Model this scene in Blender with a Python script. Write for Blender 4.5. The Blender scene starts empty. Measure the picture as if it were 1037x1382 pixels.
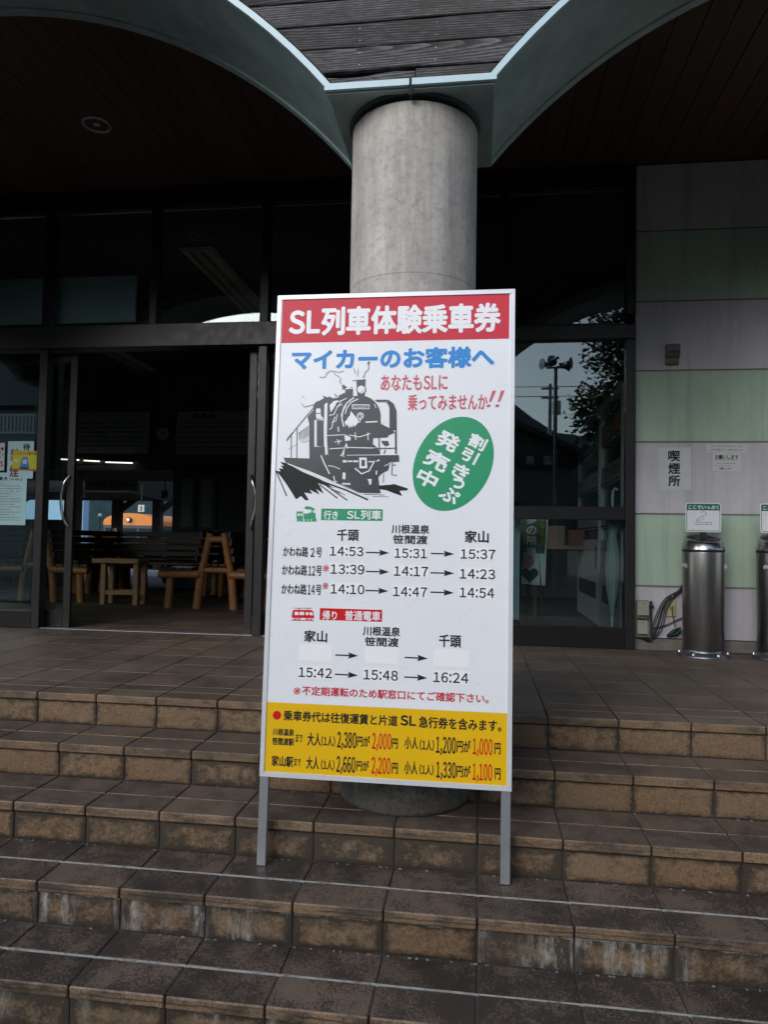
import bpy, bmesh, math, random
from mathutils import Vector, Matrix
random.seed(7)
sc = bpy.context.scene
COL = sc.collection
R = math.radians
# ---------------------------------------------------------------- camera, sky, sun, exposure
PZ = 0.7237            # height of the entrance floor
RS = PZ/5              # riser
TD = 0.297             # tread
Y0 = 3.234             # front edge of the entrance floor
FY = 5.443             # plane of the glazed front
cd = bpy.data.cameras.new('camera'); cam = bpy.data.objects.new('camera', cd); COL.objects.link(cam)
cd.sensor_fit = 'VERTICAL'; cd.sensor_height = 24.0; cd.lens = 24.0*970/1382
cd.clip_start = 0.05; cd.clip_end = 2000
yaw, pitch, roll = 0.1308, 0.0400, 0.0170
fw = Vector((-math.sin(yaw)*math.cos(pitch), math.cos(yaw)*math.cos(pitch), math.sin(pitch)))
r0 = Vector((math.cos(yaw), math.sin(yaw), 0)); u0 = r0.cross(fw)
rt = r0*math.cos(roll)+u0*math.sin(roll); up = rt.cross(fw)
M = Matrix((rt, up, -fw)).transposed().to_4x4(); M.translation = Vector((0, 0, 1.476))
cam.matrix_world = M
sc.camera = cam
SUN_EL, SUN_AZ = R(27), R(212)      # azimuth clockwise from +Y: behind the camera, to its left
world = bpy.data.worlds.new('World'); sc.world = world; world.use_nodes = True
wn = world.node_tree; sky = wn.nodes.new('ShaderNodeTexSky'); sky.sky_type = 'NISHITA'; sky.sun_disc = False
sky.sun_elevation = SUN_EL; sky.sun_rotation = SUN_AZ; sky.air_density = 1.0; sky.dust_density = 0.6; sky.ozone_density = 1.0
bg = wn.nodes['Background']; bg.inputs[1].default_value = 0.125
hs = wn.nodes.new('ShaderNodeHueSaturation'); hs.inputs['Saturation'].default_value = 0.66
wn.links.new(sky.outputs[0], hs.inputs['Color']); wn.links.new(hs.outputs[0], bg.inputs[0])
sd = bpy.data.lights.new('sun', 'SUN'); sd.energy = 1.15; sd.angle = R(45); sd.color = (1.0, 0.985, 0.96)
sun = bpy.data.objects.new('sun', sd); COL.objects.link(sun)
sv = Vector((math.sin(SUN_AZ)*math.cos(SUN_EL), math.cos(SUN_AZ)*math.cos(SUN_EL), math.sin(SUN_EL)))
sun.rotation_euler = sv.to_track_quat('Z', 'Y').to_euler(); sun.location = (-5, -8, 12)
sc.view_settings.view_transform = 'Standard'; sc.view_settings.look = 'None'
sc.view_settings.gamma = 1.0; sc.view_settings.use_curve_mapping = False
sc.view_settings.exposure = 0.95
sc.render.engine = 'CYCLES'
sc.cycles.max_bounces = 8; sc.cycles.transparent_max_bounces = 16; sc.cycles.caustics_reflective = False; sc.cycles.caustics_refractive = False
sc.cycles.use_denoising = True

# ---------------------------------------------------------------- materials
class NT:
    def __init__(s, name):
        s.m = bpy.data.materials.new(name); s.m.use_nodes = True; s.t = s.m.node_tree
        s.b = s.t.nodes['Principled BSDF']; s.geo = None
    def n(s, typ, **kw):
        x = s.t.nodes.new(typ)
        for k, v in kw.items():
            if k in x.inputs.keys(): x.inputs[k].default_value = v
            else: setattr(x, k, v)
        return x
    def l(s, a, b): s.t.links.new(a, b)
    def pos(s, scale=(1, 1, 1), obj=False):
        if obj: src = s.n('ShaderNodeTexCoord').outputs['Object']
        else: src = s.n('ShaderNodeNewGeometry').outputs['Position']
        mp = s.n('ShaderNodeMapping'); mp.inputs['Scale'].default_value = scale
        s.l(src, mp.inputs['Vector']); return mp.outputs[0]
    def noise(s, vec, scale, detail=4, rough=0.6, dist=0.0):
        x = s.n('ShaderNodeTexNoise'); x.inputs['Scale'].default_value = scale; x.inputs['Detail'].default_value = detail
        x.inputs['Roughness'].default_value = rough; x.inputs['Distortion'].default_value = dist
        s.l(vec, x.inputs['Vector']); return x.outputs['Fac']
    def ramp(s, fac, stops):
        x = s.n('ShaderNodeValToRGB'); cr = x.color_ramp
        while len(cr.elements) < len(stops): cr.elements.new(0.5)
        for e, (p, c) in zip(cr.elements, stops):
            e.position = p; e.color = (c[0], c[1], c[2], 1) if isinstance(c, (tuple, list)) else (c, c, c, 1)
        s.l(fac, x.inputs[0]); return x.outputs[0]
    def mix(s, fac, a, b, mode='MIX'):
        x = s.n('ShaderNodeMix'); x.data_type = 'RGBA'; x.blend_type = mode
        for sock, v in ((x.inputs[0], fac), (x.inputs[6], a), (x.inputs[7], b)):
            if hasattr(v, 'links') or hasattr(v, 'is_output'): s.l(v, sock)
            elif isinstance(v, (tuple, list)): sock.default_value = (v[0], v[1], v[2], 1)
            else: sock.default_value = v
        return x.outputs[2]
    def math(s, op, a, b=0.0, c=None):
        x = s.n('ShaderNodeMath'); x.operation = op
        for sock, v in zip(x.inputs, (a, b, c)):
            if v is None: continue
            if hasattr(v, 'is_output'): s.l(v, sock)
            else: sock.default_value = v
        return x.outputs[0]
    def bump(s, h, strength=0.3, dist=0.002):
        x = s.n('ShaderNodeBump'); x.inputs['Strength'].default_value = strength; x.inputs['Distance'].default_value = dist
        s.l(h, x.inputs['Height']); s.l(x.outputs[0], s.b.inputs['Normal'])
    def rnd(s, lo=0.85, hi=1.15):
        i = s.n('ShaderNodeObjectInfo'); x = s.n('ShaderNodeMapRange'); x.inputs[3].default_value = lo; x.inputs[4].default_value = hi
        s.l(i.outputs['Random'], x.inputs[0]); return x.outputs[0]
    def mulv(s, col, val):
        x = s.n('ShaderNodeVectorMath'); x.operation = 'SCALE'; s.l(col, x.inputs[0])
        if hasattr(val, 'is_output'): s.l(val, x.inputs['Scale'])
        else: x.inputs['Scale'].default_value = val
        return x.outputs[0]
    def base(s, c, rough=0.6, metal=0.0, spec=0.5):
        if hasattr(c, 'is_output'): s.l(c, s.b.inputs['Base Color'])
        else: s.b.inputs['Base Color'].default_value = (c[0], c[1], c[2], 1)
        if hasattr(rough, 'is_output'): s.l(rough, s.b.inputs['Roughness'])
        else: s.b.inputs['Roughness'].default_value = rough
        s.b.inputs['Metallic'].default_value = metal; s.b.inputs['Specular IOR Level'].default_value = spec
        return s.m

def paint(name, c, rough=0.5, metal=0.0, var=0.12, sc_=6.0, bump=0.0, spec=0.5):
    t = NT(name); p = t.pos(); f = t.noise(p, sc_, 5)
    k = t.ramp(f, [(0.25, 1-var), (0.75, 1+var)])
    col = t.mix(1.0, c, k, 'MULTIPLY')
    rr = t.math('MULTIPLY_ADD', t.noise(p, sc_*3, 3), 0.2, rough-0.1)
    if bump: t.bump(t.noise(p, 220, 3), bump, 0.001)
    return t.base(col, rr, metal, spec)

# glazed paving: dark brown top speckled with grime, rough tan face
def tile_mat(name, grime):
    t = NT(name); p = t.pos()
    big = t.noise(p, 2.3, 5, 0.6); fine = t.noise(t.pos((1, 0.7, 1)), 200-40*grime, 5, 0.75); mid = t.noise(p, 26, 5, 0.7)
    top = t.mix(t.ramp(big, [(0.3, 0), (0.7, 1)]), (0.150, 0.110, 0.083), (0.102, 0.075, 0.057))
    top = t.mix(t.ramp(mid, [(0.4, 0), (0.65, 0.5)]), top, (0.170, 0.126, 0.096))
    sp = t.math('ADD', t.math('MULTIPLY', fine, 0.60), t.math('ADD', t.math('MULTIPLY', big, 0.30), t.math('MULTIPLY', t.noise(p, 9, 4, 0.7), 0.35)))
    sp = t.ramp(sp, [(0.635-0.040*grime, 0), (0.675-0.040*grime, 0.45+0.30*grime)])
    top = t.mix(sp, top, (0.022, 0.020, 0.019))
    # old water marks and pale mineral dust
    dust = t.math('MULTIPLY', t.ramp(t.noise(p, 75, 4, 0.8), [(0.6, 0), (0.75, 0.30)]), t.ramp(t.noise(p, 1.7, 2), [(0.45, 0), (0.65, 1)]))
    top = t.mix(dust, top, (0.22, 0.20, 0.18))
    fr = t.noise(p, 150, 5, 0.8)
    front = t.mix(t.ramp(fr, [(0.35, 0), (0.65, 1)]), (0.100, 0.064, 0.038), (0.30, 0.200, 0.122))
    mp = t.pos((1, 1, 2.2)); st = t.noise(mp, 7, 7, 0.75)
    stain = t.ramp(t.math('ADD', st, 0.05*grime), [(0.47, 0), (0.66, 0.85)])
    front = t.mix(stain, front, (0.035, 0.030, 0.025))
    ob = t.n('ShaderNodeTexCoord').outputs['Object']; so = t.n('ShaderNodeSeparateXYZ'); t.l(ob, so.inputs[0])
    # hairline crack wandering along the nosing, lime bloom on the old ones
    cz = t.math('ADD', t.math('ADD', so.outputs[2], 0.019), t.math('MULTIPLY', t.math('SUBTRACT', t.noise(t.pos((1, 0, 0)), 7, 3, 0.7), 0.5), 0.022))
    cm = t.math('MULTIPLY', t.ramp(t.math('ABSOLUTE', cz), [(0.0007, 0.85*min(1, grime)), (0.0020, 0)]), t.ramp(t.noise(t.pos((1, 0, 0)), 2.7, 2), [(0.42, 0), (0.50, 1)]))
    front = t.mix(cm, front, (0.02, 0.018, 0.016))
    lm = t.math('ADD', t.math('MULTIPLY', so.outputs[2], -14.0), t.math('MULTIPLY', t.noise(p, 17, 6, 0.85), 0.75))
    front = t.mix(t.ramp(lm, [(0.86, 0), (0.96, 0.55*min(1, grime))]), front, (0.36, 0.34, 0.31))
    nrm = t.n('ShaderNodeNewGeometry').outputs['Normal']; sx = t.n('ShaderNodeSeparateXYZ'); t.l(nrm, sx.inputs[0])
    isf = t.ramp(t.math('MULTIPLY', sx.outputs[1], -1.0), [(0.25, 0), (0.6, 1)])
    top = t.mulv(top, 1.0-0.16*grime)
    col = t.mulv(t.mix(isf, top, front), t.rnd(0.84, 1.14))
    t.bump(t.math('ADD', fine, t.math('MULTIPLY', mid, 0.6)), 0.35, 0.0015)
    rough = t.math('MULTIPLY_ADD', mid, 0.35, 0.38)
    return t.base(col, rough, 0, 0.42)
def riser_mat(name, grime, white):
    t = NT(name); p = t.pos()
    fr = t.noise(p, 105, 6, 0.88); big = t.noise(p, 3.1, 4)
    col = t.mix(t.ramp(fr, [(0.32, 0), (0.68, 1)]), (0.080, 0.047, 0.026), (0.360, 0.222, 0.125))
    col = t.mix(t.ramp(big, [(0.35, 0), (0.7, 0.5)]), col, (0.215, 0.175, 0.120))
    o = t.n('ShaderNodeTexCoord').outputs['Object']; so = t.n('ShaderNodeSeparateXYZ'); t.l(o, so.inputs[0])
    ax = t.math('ABSOLUTE', so.outputs[0]); az = t.math('ABSOLUTE', so.outputs[2])
    ex = t.math('DIVIDE', ax, 0.147); ez = t.math('DIVIDE', az, 0.052)
    e = t.math('MAXIMUM', t.math('POWER', ex, 8.0), t.math('POWER', ez, 4.0))
    n1 = t.noise(t.pos((1, 1, 1.3)), 16, 8, 0.8)
    e2 = t.math('ADD', t.math('MULTIPLY', e, 0.20+0.16*grime), t.math('ADD', n1, -0.57+0.12*grime))
    rv = t.n('ShaderNodeObjectInfo').outputs['Random']
    e2 = t.math('ADD', e2, t.math('MULTIPLY', t.noise(p, 2.4, 3), 0.25)); e2 = t.math('ADD', e2, t.math('MULTIPLY_ADD', rv, 0.26, -0.15))
    dark = t.ramp(t.math('ADD', e2, t.math('MULTIPLY', t.noise(p, 80, 5, 0.85), 0.30)), [(0.24, 0), (0.46, 0.92)])
    col = t.mix(dark, col, (0.042, 0.034, 0.026))
    if white:
        v = t.noise(t.pos((1, 0, 0.22)), 20, 7, 0.8); w = t.noise(t.pos((1, 0, 0.3)), 3.2, 3)
        lime = t.math('MULTIPLY', t.ramp(v, [(0.46, 0), (0.60, 1.0)]), t.ramp(t.math('ADD', w, t.math('MULTIPLY_ADD', rv, 0.24, -0.12)), [(0.50, 0), (0.60, 1)]))
        g = t.math('MULTIPLY', lime, t.ramp(t.noise(t.pos((1, 1, 0.5)), 60, 6, 0.85), [(0.35, 0.05), (0.62, 1)]))
        col = t.mix(g, col, (0.42, 0.41, 0.38))
        # bleached crust creeping down from the joint under the nosing
        tz = t.math('SUBTRACT', so.outputs[2], 0.043); cr = t.math('ADD', t.math('MULTIPLY', tz, 28.0), t.math('MULTIPLY', t.noise(p, 13, 6, 0.85), 0.75))
        col = t.mix(t.ramp(cr, [(0.50, 0), (0.60, 0.75)]), col, (0.42, 0.41, 0.38))
    col = t.mulv(col, t.rnd(0.82, 1.18))
    t.bump(t.math('ADD', fr, t.math('MULTIPLY', t.noise(p, 45, 4), 0.8)), 0.9, 0.004)
    return t.base(col, 0.88, 0, 0.25)
TILE = [tile_mat('floor_tile_%d' % i, g) for i, g in enumerate((0.0, 0.25, 0.5, 1.0, 1.15))]
RISER = [riser_mat('riser_tile_%d' % i, g, w) for i, (g, w) in enumerate(((0.25, 0), (0.45, 0), (0.75, 0), (1.25, 1), (1.5, 1)))]
MORTAR = paint('dark_mortar', (0.045, 0.040, 0.034), 0.95, var=0.3, sc_=30)
def lime_mat():
    t = NT('lime_joint'); p = t.pos()
    f = t.ramp(t.noise(p, 18, 6, 0.8), [(0.32, 0.0), (0.52, 1)])
    return t.base(t.mix(f, (0.08, 0.075, 0.07), (0.33, 0.34, 0.335)), 0.9)
LIME = lime_mat()
def conc_mat():
    t = NT('column_concrete'); p = t.pos()
    c = t.mix(t.ramp(t.noise(p, 3.2, 6, 0.65), [(0.3, 0), (0.7, 1)]), (0.40, 0.365, 0.325), (0.58, 0.54, 0.49))
    c = t.mix(t.ramp(t.noise(t.pos((6, 6, 0.5)), 2.4, 5, 0.7), [(0.42, 0), (0.70, 0.62)]), c, (0.20, 0.195, 0.19))
    c = t.mix(t.ramp(t.noise(p, 34, 7, 0.8), [(0.46, 0), (0.7, 0.55)]), c, (0.17, 0.165, 0.16))
    c = t.mix(t.ramp(t.noise(p, 11, 3, 0.6), [(0.60, 0), (0.72, 0.30)]), c, (0.55, 0.54, 0.52))
    sx = t.n('ShaderNodeSeparateXYZ'); t.l(t.n('ShaderNodeNewGeometry').outputs['Position'], sx.inputs[0])
    # hairline rings of the form lining, set by height
    for z0 in (1.96, 2.52, 2.235):
        d = t.math('ABSOLUTE', t.math('SUBTRACT', t.math('ADD', sx.outputs[2], t.math('MULTIPLY', t.noise(p, 9, 2), 0.006)), z0+0.003))
        c = t.mix(t.ramp(d, [(0.0015, 0.55), (0.0035, 0)]), c, (0.12, 0.115, 0.11))
    # damp moss and lime at the foot
    ft = t.ramp(t.math('ADD', t.math('MULTIPLY', sx.outputs[2], 0.88), t.math('MULTIPLY', t.noise(p, 14, 6, 0.8), 0.28)), [(0.60, 0.94), (0.80, 0)])
    c = t.mix(ft, c, t.ramp(t.noise(p, 42, 7, 0.85), [(0.35, (0.020, 0.018, 0.014)), (0.65, (0.085, 0.076, 0.058))]))
    wv = t.math('MULTIPLY', ft, t.ramp(t.noise(p, 110, 5, 0.85), [(0.56, 0), (0.68, 0.65)]))
    c = t.mix(wv, c, (0.26, 0.25, 0.21))
    c = t.mix(t.ramp(t.noise(p, 260, 3, 0.8), [(0.62, 0), (0.74, 0.5)]), c, (0.13, 0.125, 0.12))
    pits = t.n('ShaderNodeTexVoronoi'); pits.inputs['Scale'].default_value = 26; t.l(p, pits.inputs['Vector'])
    pm = t.math('MULTIPLY', t.ramp(pits.outputs['Distance'], [(0.035, 1), (0.075, 0)]), t.ramp(t.noise(p, 3.7, 2), [(0.5, 0), (0.56, 1)]))
    c = t.mix(pm, c, (0.07, 0.065, 0.06))
    vo = t.n('ShaderNodeTexVoronoi'); vo.feature = 'DISTANCE_TO_EDGE'; vo.inputs['Scale'].default_value = 2.3
    dn = t.n('ShaderNodeVectorMath'); dn.operation = 'ADD'; nz = t.n('ShaderNodeTexNoise'); nz.inputs['Scale'].default_value = 7; t.l(p, nz.inputs['Vector'])
    sc2 = t.mulv(nz.outputs['Color'], 0.18); t.l(p, dn.inputs[0]); t.l(sc2, dn.inputs[1]); t.l(dn.outputs[0], vo.inputs['Vector'])
    crk = t.math('MULTIPLY', t.ramp(vo.outputs['Distance'], [(0.001, 0.45), (0.0035, 0)]), t.ramp(t.noise(p, 3.1, 2), [(0.60, 0), (0.64, 1)]))
    c = t.mix(crk, c, (0.08, 0.075, 0.07))
    h = t.math('SUBTRACT', t.noise(p, 90, 5), t.math('MULTIPLY', pm, 2.0))
    t.bump(h, 0.35, 0.002)
    return t.base(c, 0.82, 0, 0.3)
CONC = conc_mat()
def weathered():
    t = NT('weathered_board'); i = t.n('ShaderNodeObjectInfo').outputs['Random']
    off = t.n('ShaderNodeCombineXYZ'); t.l(t.math('MULTIPLY', i, 37.0), off.inputs[0]); t.l(t.math('MULTIPLY', i, 11.0), off.inputs[2])
    ad = t.n('ShaderNodeVectorMath'); ad.operation = 'ADD'; t.l(t.n('ShaderNodeNewGeometry').outputs['Position'], ad.inputs[0]); t.l(off.outputs[0], ad.inputs[1])
    def mp(s):
        m = t.n('ShaderNodeMapping'); m.inputs['Scale'].default_value = s; t.l(ad.outputs[0], m.inputs['Vector']); return m.outputs[0]
    wv = t.n('ShaderNodeTexWave'); wv.wave_type = 'RINGS'; wv.rings_direction = 'Y'; wv.wave_profile = 'SAW'
    wv.inputs['Scale'].default_value = 34; wv.inputs['Distortion'].default_value = 4.2; wv.inputs['Detail'].default_value = 2; wv.inputs['Detail Scale'].default_value = 0.55
    o2 = t.n('ShaderNodeCombineXYZ'); t.l(t.math('MULTIPLY_ADD', i, 1.6, -0.5), o2.inputs[0]); t.l(t.math('MULTIPLY_ADD', i, 0.30, -3.62), o2.inputs[2])
    a2 = t.n('ShaderNodeVectorMath'); a2.operation = 'ADD'; t.l(t.n('ShaderNodeNewGeometry').outputs['Position'], a2.inputs[0]); t.l(o2.outputs[0], a2.inputs[1])
    m2 = t.n('ShaderNodeMapping'); m2.inputs['Scale'].default_value = (0.065, 0.0, 1.0); t.l(a2.outputs[0], m2.inputs['Vector']); t.l(m2.outputs[0], wv.inputs['Vector'])
    g = t.noise(mp((2.0, 2.0, 34)), 7, 7, 0.8)
    f = t.math('ADD', t.math('MULTIPLY', wv.outputs['Fac'], 0.26), t.math('MULTIPLY', g, 0.95))
    c = t.ramp(f, [(0.36, (0.016, 0.014, 0.014)), (0.58, (0.062, 0.059, 0.060)), (0.86, (0.27, 0.265, 0.27))])
    c = t.mix(t.ramp(t.noise(mp((1, 1, 2.2)), 4, 4), [(0.45, 0), (0.72, 0.75)]), c, (0.045, 0.036, 0.032))
    c = t.mulv(c, t.rnd(0.7, 1.25)); t.bump(f, 0.7, 0.003)
    return t.base(c, 0.88, 0, 0.25)
WOODG = weathered()
TEAL = paint('teal_sheet_metal', (0.33, 0.44, 0.435), 0.45, var=0.28, sc_=5.0)
TRIM = paint('pale_teal_trim', (0.50, 0.66, 0.70), 0.35, var=0.06)
BLACKG = paint('black_gap', (0.012, 0.012, 0.012), 0.9)
def ceil_mat():
    t = NT('ceiling_board_stain'); g = t.noise(t.pos((22, 1.2, 1)), 3, 6, 0.7)
    return t.base(t.mulv(t.mix(t.ramp(g, [(0.3, 0), (0.7, 1)]), (0.055, 0.028, 0.019), (0.095, 0.048, 0.032)), t.rnd(0.75, 1.2)), 0.55)
CEIL = ceil_mat()
BRONZE = paint('dark_bronze_aluminium', (0.018, 0.017, 0.017), 0.42, 0.35, var=0.15)
BRONZE2 = paint('bronze_frame_face', (0.034, 0.031, 0.030), 0.38, 0.35, var=0.15)
def glass_mat(name, tint=0.80, gloss=1.0):
    m = bpy.data.materials.new(name); m.use_nodes = True; nt = m.node_tree; nt.nodes.clear()
    o = nt.nodes.new('ShaderNodeOutputMaterial'); mx = nt.nodes.new('ShaderNodeMixShader'); tr = nt.nodes.new('ShaderNodeBsdfTransparent')
    gl = nt.nodes.new('ShaderNodeBsdfGlossy'); fr = nt.nodes.new('ShaderNodeFresnel'); fr.inputs[0].default_value = 1.5
    gl.inputs['Roughness'].default_value = 0.0; gl.inputs['Color'].default_value = (0.95*gloss, gloss, gloss, 1)
    tr.inputs[0].default_value = (tint*0.93, tint, tint*0.98, 1)
    ml = nt.nodes.new('ShaderNodeMath'); ml.operation = 'MULTIPLY'; ml.inputs[1].default_value = 1.8; ml.use_clamp = True
    nt.links.new(fr.outputs[0], ml.inputs[0]); nt.links.new(ml.outputs[0], mx.inputs[0]); nt.links.new(tr.outputs[0], mx.inputs[1]); nt.links.new(gl.outputs[0], mx.inputs[2]); nt.links.new(mx.outputs[0], o.inputs[0])
    return m
GLASS = glass_mat('window_glass', 0.93)
CHROME = paint('chrome', (0.62, 0.62, 0.62), 0.18, 1.0, var=0.05)
ALU = paint('anodised_aluminium', (0.47, 0.48, 0.50), 0.38, 0.75, var=0.06)
def wallmat(name, c):
    t = NT(name); p = t.pos()
    f = t.noise(t.pos((1, 1, 0.5)), 2.2, 6, 0.6); sp = t.noise(p, 160, 3, 0.7)
    col = t.mix(1.0, c, t.ramp(f, [(0.25, 0.80), (0.75, 1.12)]), 'MULTIPLY')
    col = t.mix(t.ramp(t.noise(t.pos((1, 1, 1)), 14, 6, 0.8), [(0.56, 0), (0.75, 0.28)]), col, (0.24, 0.22, 0.20))
    col = t.mix(t.ramp(sp, [(0.66, 0), (0.76, 0.5)]), col, (0.12, 0.12, 0.12))
    drip = t.math('MULTIPLY', t.ramp(t.noise(t.pos((1, 1, 0.06)), 9, 4), [(0.50, 0), (0.72, 0.34)]), 1.0)
    col = t.mix(drip, col, (0.20, 0.18, 0.16))
    t.bump(sp, 0.15, 0.001); return t.base(col, 0.7, 0, 0.3)
WGREEN = wallmat('pale_green_panel', (0.48, 0.62, 0.475)); WMAUVE = wallmat('pale_mauve_panel', (0.62, 0.595, 0.625))
def brushed():
    t = NT('brushed_steel'); g = t.noise(t.pos((1, 1, 0.02)), 140, 4, 0.7)
    c = t.mix(t.ramp(g, [(0.3, 0), (0.7, 1)]), (0.24, 0.228, 0.22), (0.34, 0.33, 0.32))
    c = t.mix(t.ramp(t.noise(t.pos(), 9, 5, 0.8), [(0.58, 0), (0.75, 0.4)]), c, (0.17, 0.16, 0.15))
    return t.base(c, t.math('MULTIPLY_ADD', g, 0.15, 0.26), 1.0)
STEEL = brushed()
DKSTEEL = paint('dull_base_metal', (0.20, 0.21, 0.23), 0.35, 0.9, var=0.2)
BLACKP = paint('black_plastic', (0.018, 0.018, 0.018), 0.5)
WHITEP = paint('white_board_face', (0.82, 0.835, 0.86), 0.30, var=0.03, sc_=3.5)
PATCH_M = paint('white_sticker', (0.89, 0.89, 0.90), 0.35, var=0.01)
FRAMEW = paint('silver_white_frame', (0.70, 0.71, 0.73), 0.33, 0.2, var=0.05)
PAPER = paint('paper', (0.62, 0.63, 0.61), 0.8, var=0.06, sc_=9)
PAPER2 = paint('bluish_paper', (0.50, 0.72, 0.72), 0.8, var=0.05)
INK = {'white': paint('print_white', (0.86, 0.86, 0.88), 0.35, var=0.02), 'black': paint('print_black', (0.014, 0.014, 0.016), 0.5, var=0.05, spec=0.25),
       'blue': paint('print_blue', (0.035, 0.27, 0.68), 0.42, var=0.05, spec=0.3), 'rose': paint('print_rose', (0.62, 0.09, 0.13), 0.35, var=0.04),
       'red': paint('print_dark_red', (0.58, 0.02, 0.04), 0.35, var=0.04), 'red2': paint('print_red', (0.60, 0.004, 0.010), 0.45, var=0.04, spec=0.3),
       'green': paint('print_green', (0.015, 0.30, 0.13), 0.34, var=0.05), 'yellow': paint('print_yellow', (0.80, 0.47, 0.004), 0.5, var=0.03, spec=0.25),
       'band': paint('print_band_red', (0.62, 0.030, 0.055), 0.45, var=0.04, spec=0.3), 'soot': paint('print_soot', (0.045, 0.046, 0.052), 0.30, var=0.25, sc_=3),
       'pink': paint('print_pink', (0.55, 0.22, 0.28), 0.5)}
LOG = None
def log_mat():
    t = NT('varnished_log'); g = t.noise(t.pos((3, 3, 1.2)), 8, 6, 0.7)
    return t.base(t.mix(t.ramp(g, [(0.3, 0), (0.75, 1)]), (0.27, 0.10, 0.03), (0.50, 0.22, 0.075)), 0.45)
LOG = log_mat(); SLAT = paint('dark_seat_slat', (0.06, 0.034, 0.020), 0.5, var=0.2); STOOLM = paint('pale_bench_wood', (0.42, 0.25, 0.13), 0.6, var=0.15)

# ---------------------------------------------------------------- mesh helpers
class MB:
    def __init__(s): s.v = []; s.f = []; s.sm = []
    def add(s, vs, fs, sm=False):
        o = len(s.v); s.v += [tuple(x) for x in vs]; s.f += [tuple(i+o for i in f) for f in fs]; s.sm += [sm]*len(fs); return s
    def box(s, x0, x1, y0, y1, z0, z1, c=0.0):
        if c <= 0:
            vs = [(x, y, z) for x in (x0, x1) for y in (y0, y1) for z in (z0, z1)]
            return s.add(vs, [(0, 1, 3, 2), (4, 6, 7, 5), (0, 4, 5, 1), (2, 3, 7, 6), (0, 2, 6, 4), (1, 5, 7, 3)])
        vs = []; idx = {}
        lo, hi = (x0, y0, z0), (x1, y1, z1)
        for cx in (0, 1):
            for cy in (0, 1):
                for cz in (0, 1):
                    for a in range(3):
                        p = []
                        for k, b in enumerate((cx, cy, cz)):
                            q = (hi if b else lo)[k]
                            if k != a: q += (-c if b else c)
                            p.append(q)
                        idx[(cx, cy, cz, a)] = len(vs); vs.append(tuple(p))
        fs = []
        for a in range(3):
            for b in (0, 1):
                o = [k for k in range(3) if k != a]; q = []
                for (i, j) in ((0, 0), (1, 0), (1, 1), (0, 1)):
                    k = [0, 0, 0]; k[a] = b; k[o[0]] = i; k[o[1]] = j; q.append(idx[(k[0], k[1], k[2], a)])
                flip = (b == 0) ^ (a == 1)
                fs.append(tuple(q[::-1] if flip else q))
        for a in range(3):      # edges along a
            o = [k for k in range(3) if k != a]
            for i in (0, 1):
                for j in (0, 1):
                    k0 = [0, 0, 0]; k0[o[0]] = i; k0[o[1]] = j; k1 = list(k0); k1[a] = 1
                    q = (idx[(*k0, o[0])], idx[(*k1, o[0])], idx[(*k1, o[1])], idx[(*k0, o[1])])
                    fs.append(q)
        for cx in (0, 1):
            for cy in (0, 1):
                for cz in (0, 1): fs.append((idx[(cx, cy, cz, 0)], idx[(cx, cy, cz, 1)], idx[(cx, cy, cz, 2)]))
        return s.add(vs, fs)
    def tube(s, pts, r, n=10, caps=True, sm=True):
        pts = [Vector(p) for p in pts]; rs = r if isinstance(r, (list, tuple)) else [r]*len(pts)
        vs = []; prev = None
        for i, p in enumerate(pts):
            d = (pts[min(i+1, len(pts)-1)]-pts[max(i-1, 0)]).normalized()
            if prev is None:
                a = Vector((0, 0, 1)) if abs(d.z) < 0.9 else Vector((1, 0, 0)); u = d.cross(a).normalized()
            else: u = (prev-d*prev.dot(d)).normalized()
            prev = u; w = d.cross(u)
            for k in range(n):
                t = 2*math.pi*k/n; vs.append(p+(u*math.cos(t)+w*math.sin(t))*rs[i])
        fs = [(i*n+k, i*n+(k+1) % n, (i+1)*n+(k+1) % n, (i+1)*n+k) for i in range(len(pts)-1) for k in range(n)]
        s.add(vs, fs, sm)
        if caps:
            s.add(vs[:n], [tuple(range(n))[::-1]]); s.add(vs[-n:], [tuple(range(n))])
        return s
    def lathe(s, cx, cy, prof, n=48, sm=True):
        vs = [(cx+r*math.cos(2*math.pi*k/n), cy+r*math.sin(2*math.pi*k/n), z) for r, z in prof for k in range(n)]
        fs = [(i*n+k, i*n+(k+1) % n, (i+1)*n+(k+1) % n, (i+1)*n+k) for i in range(len(prof)-1) for k in range(n)]
        return s.add(vs, fs, sm)
    def prism(s, poly, fn0, fn1):
        n = len(poly); vs = [fn0(*p) for p in poly]+[fn1(*p) for p in poly]
        fs = [tuple(range(n)), tuple(range(2*n-1, n-1, -1))]+[(i, i+n, (i+1) % n+n, (i+1) % n) for i in range(n)]
        return s.add(vs, fs)
    def mesh(s, name, mat, off=(0, 0, 0)):
        me = bpy.data.meshes.new(name)
        me.from_pydata([(x-off[0], y-off[1], z-off[2]) for x, y, z in s.v], [], s.f); me.materials.append(mat)
        me.polygons.foreach_set('use_smooth', s.sm)
        bm = bmesh.new(); bm.from_mesh(me); bmesh.ops.recalc_face_normals(bm, faces=bm.faces); bm.to_mesh(me); bm.free()
        return me
    def build(s, name, mat, parent=None, off=None, flip=True):
        if off is None:
            off = (0, 0, 0); p = parent
            if parent is not None: off = tuple(wloc(parent))
        me = s.mesh(name, mat, off)
        o = bpy.data.objects.new(name, me); COL.objects.link(o); o.parent = parent
        if parent is None and off != (0, 0, 0): o.location = off
        return o
def wloc(o):
    v = Vector(o.location); p = o.parent
    while p is not None: v += Vector(p.location); p = p.parent
    return v
def tag(o, label, cat, group=None):
    o['label'] = label; o['category'] = cat
    if group: o['group'] = group
    return o
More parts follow.
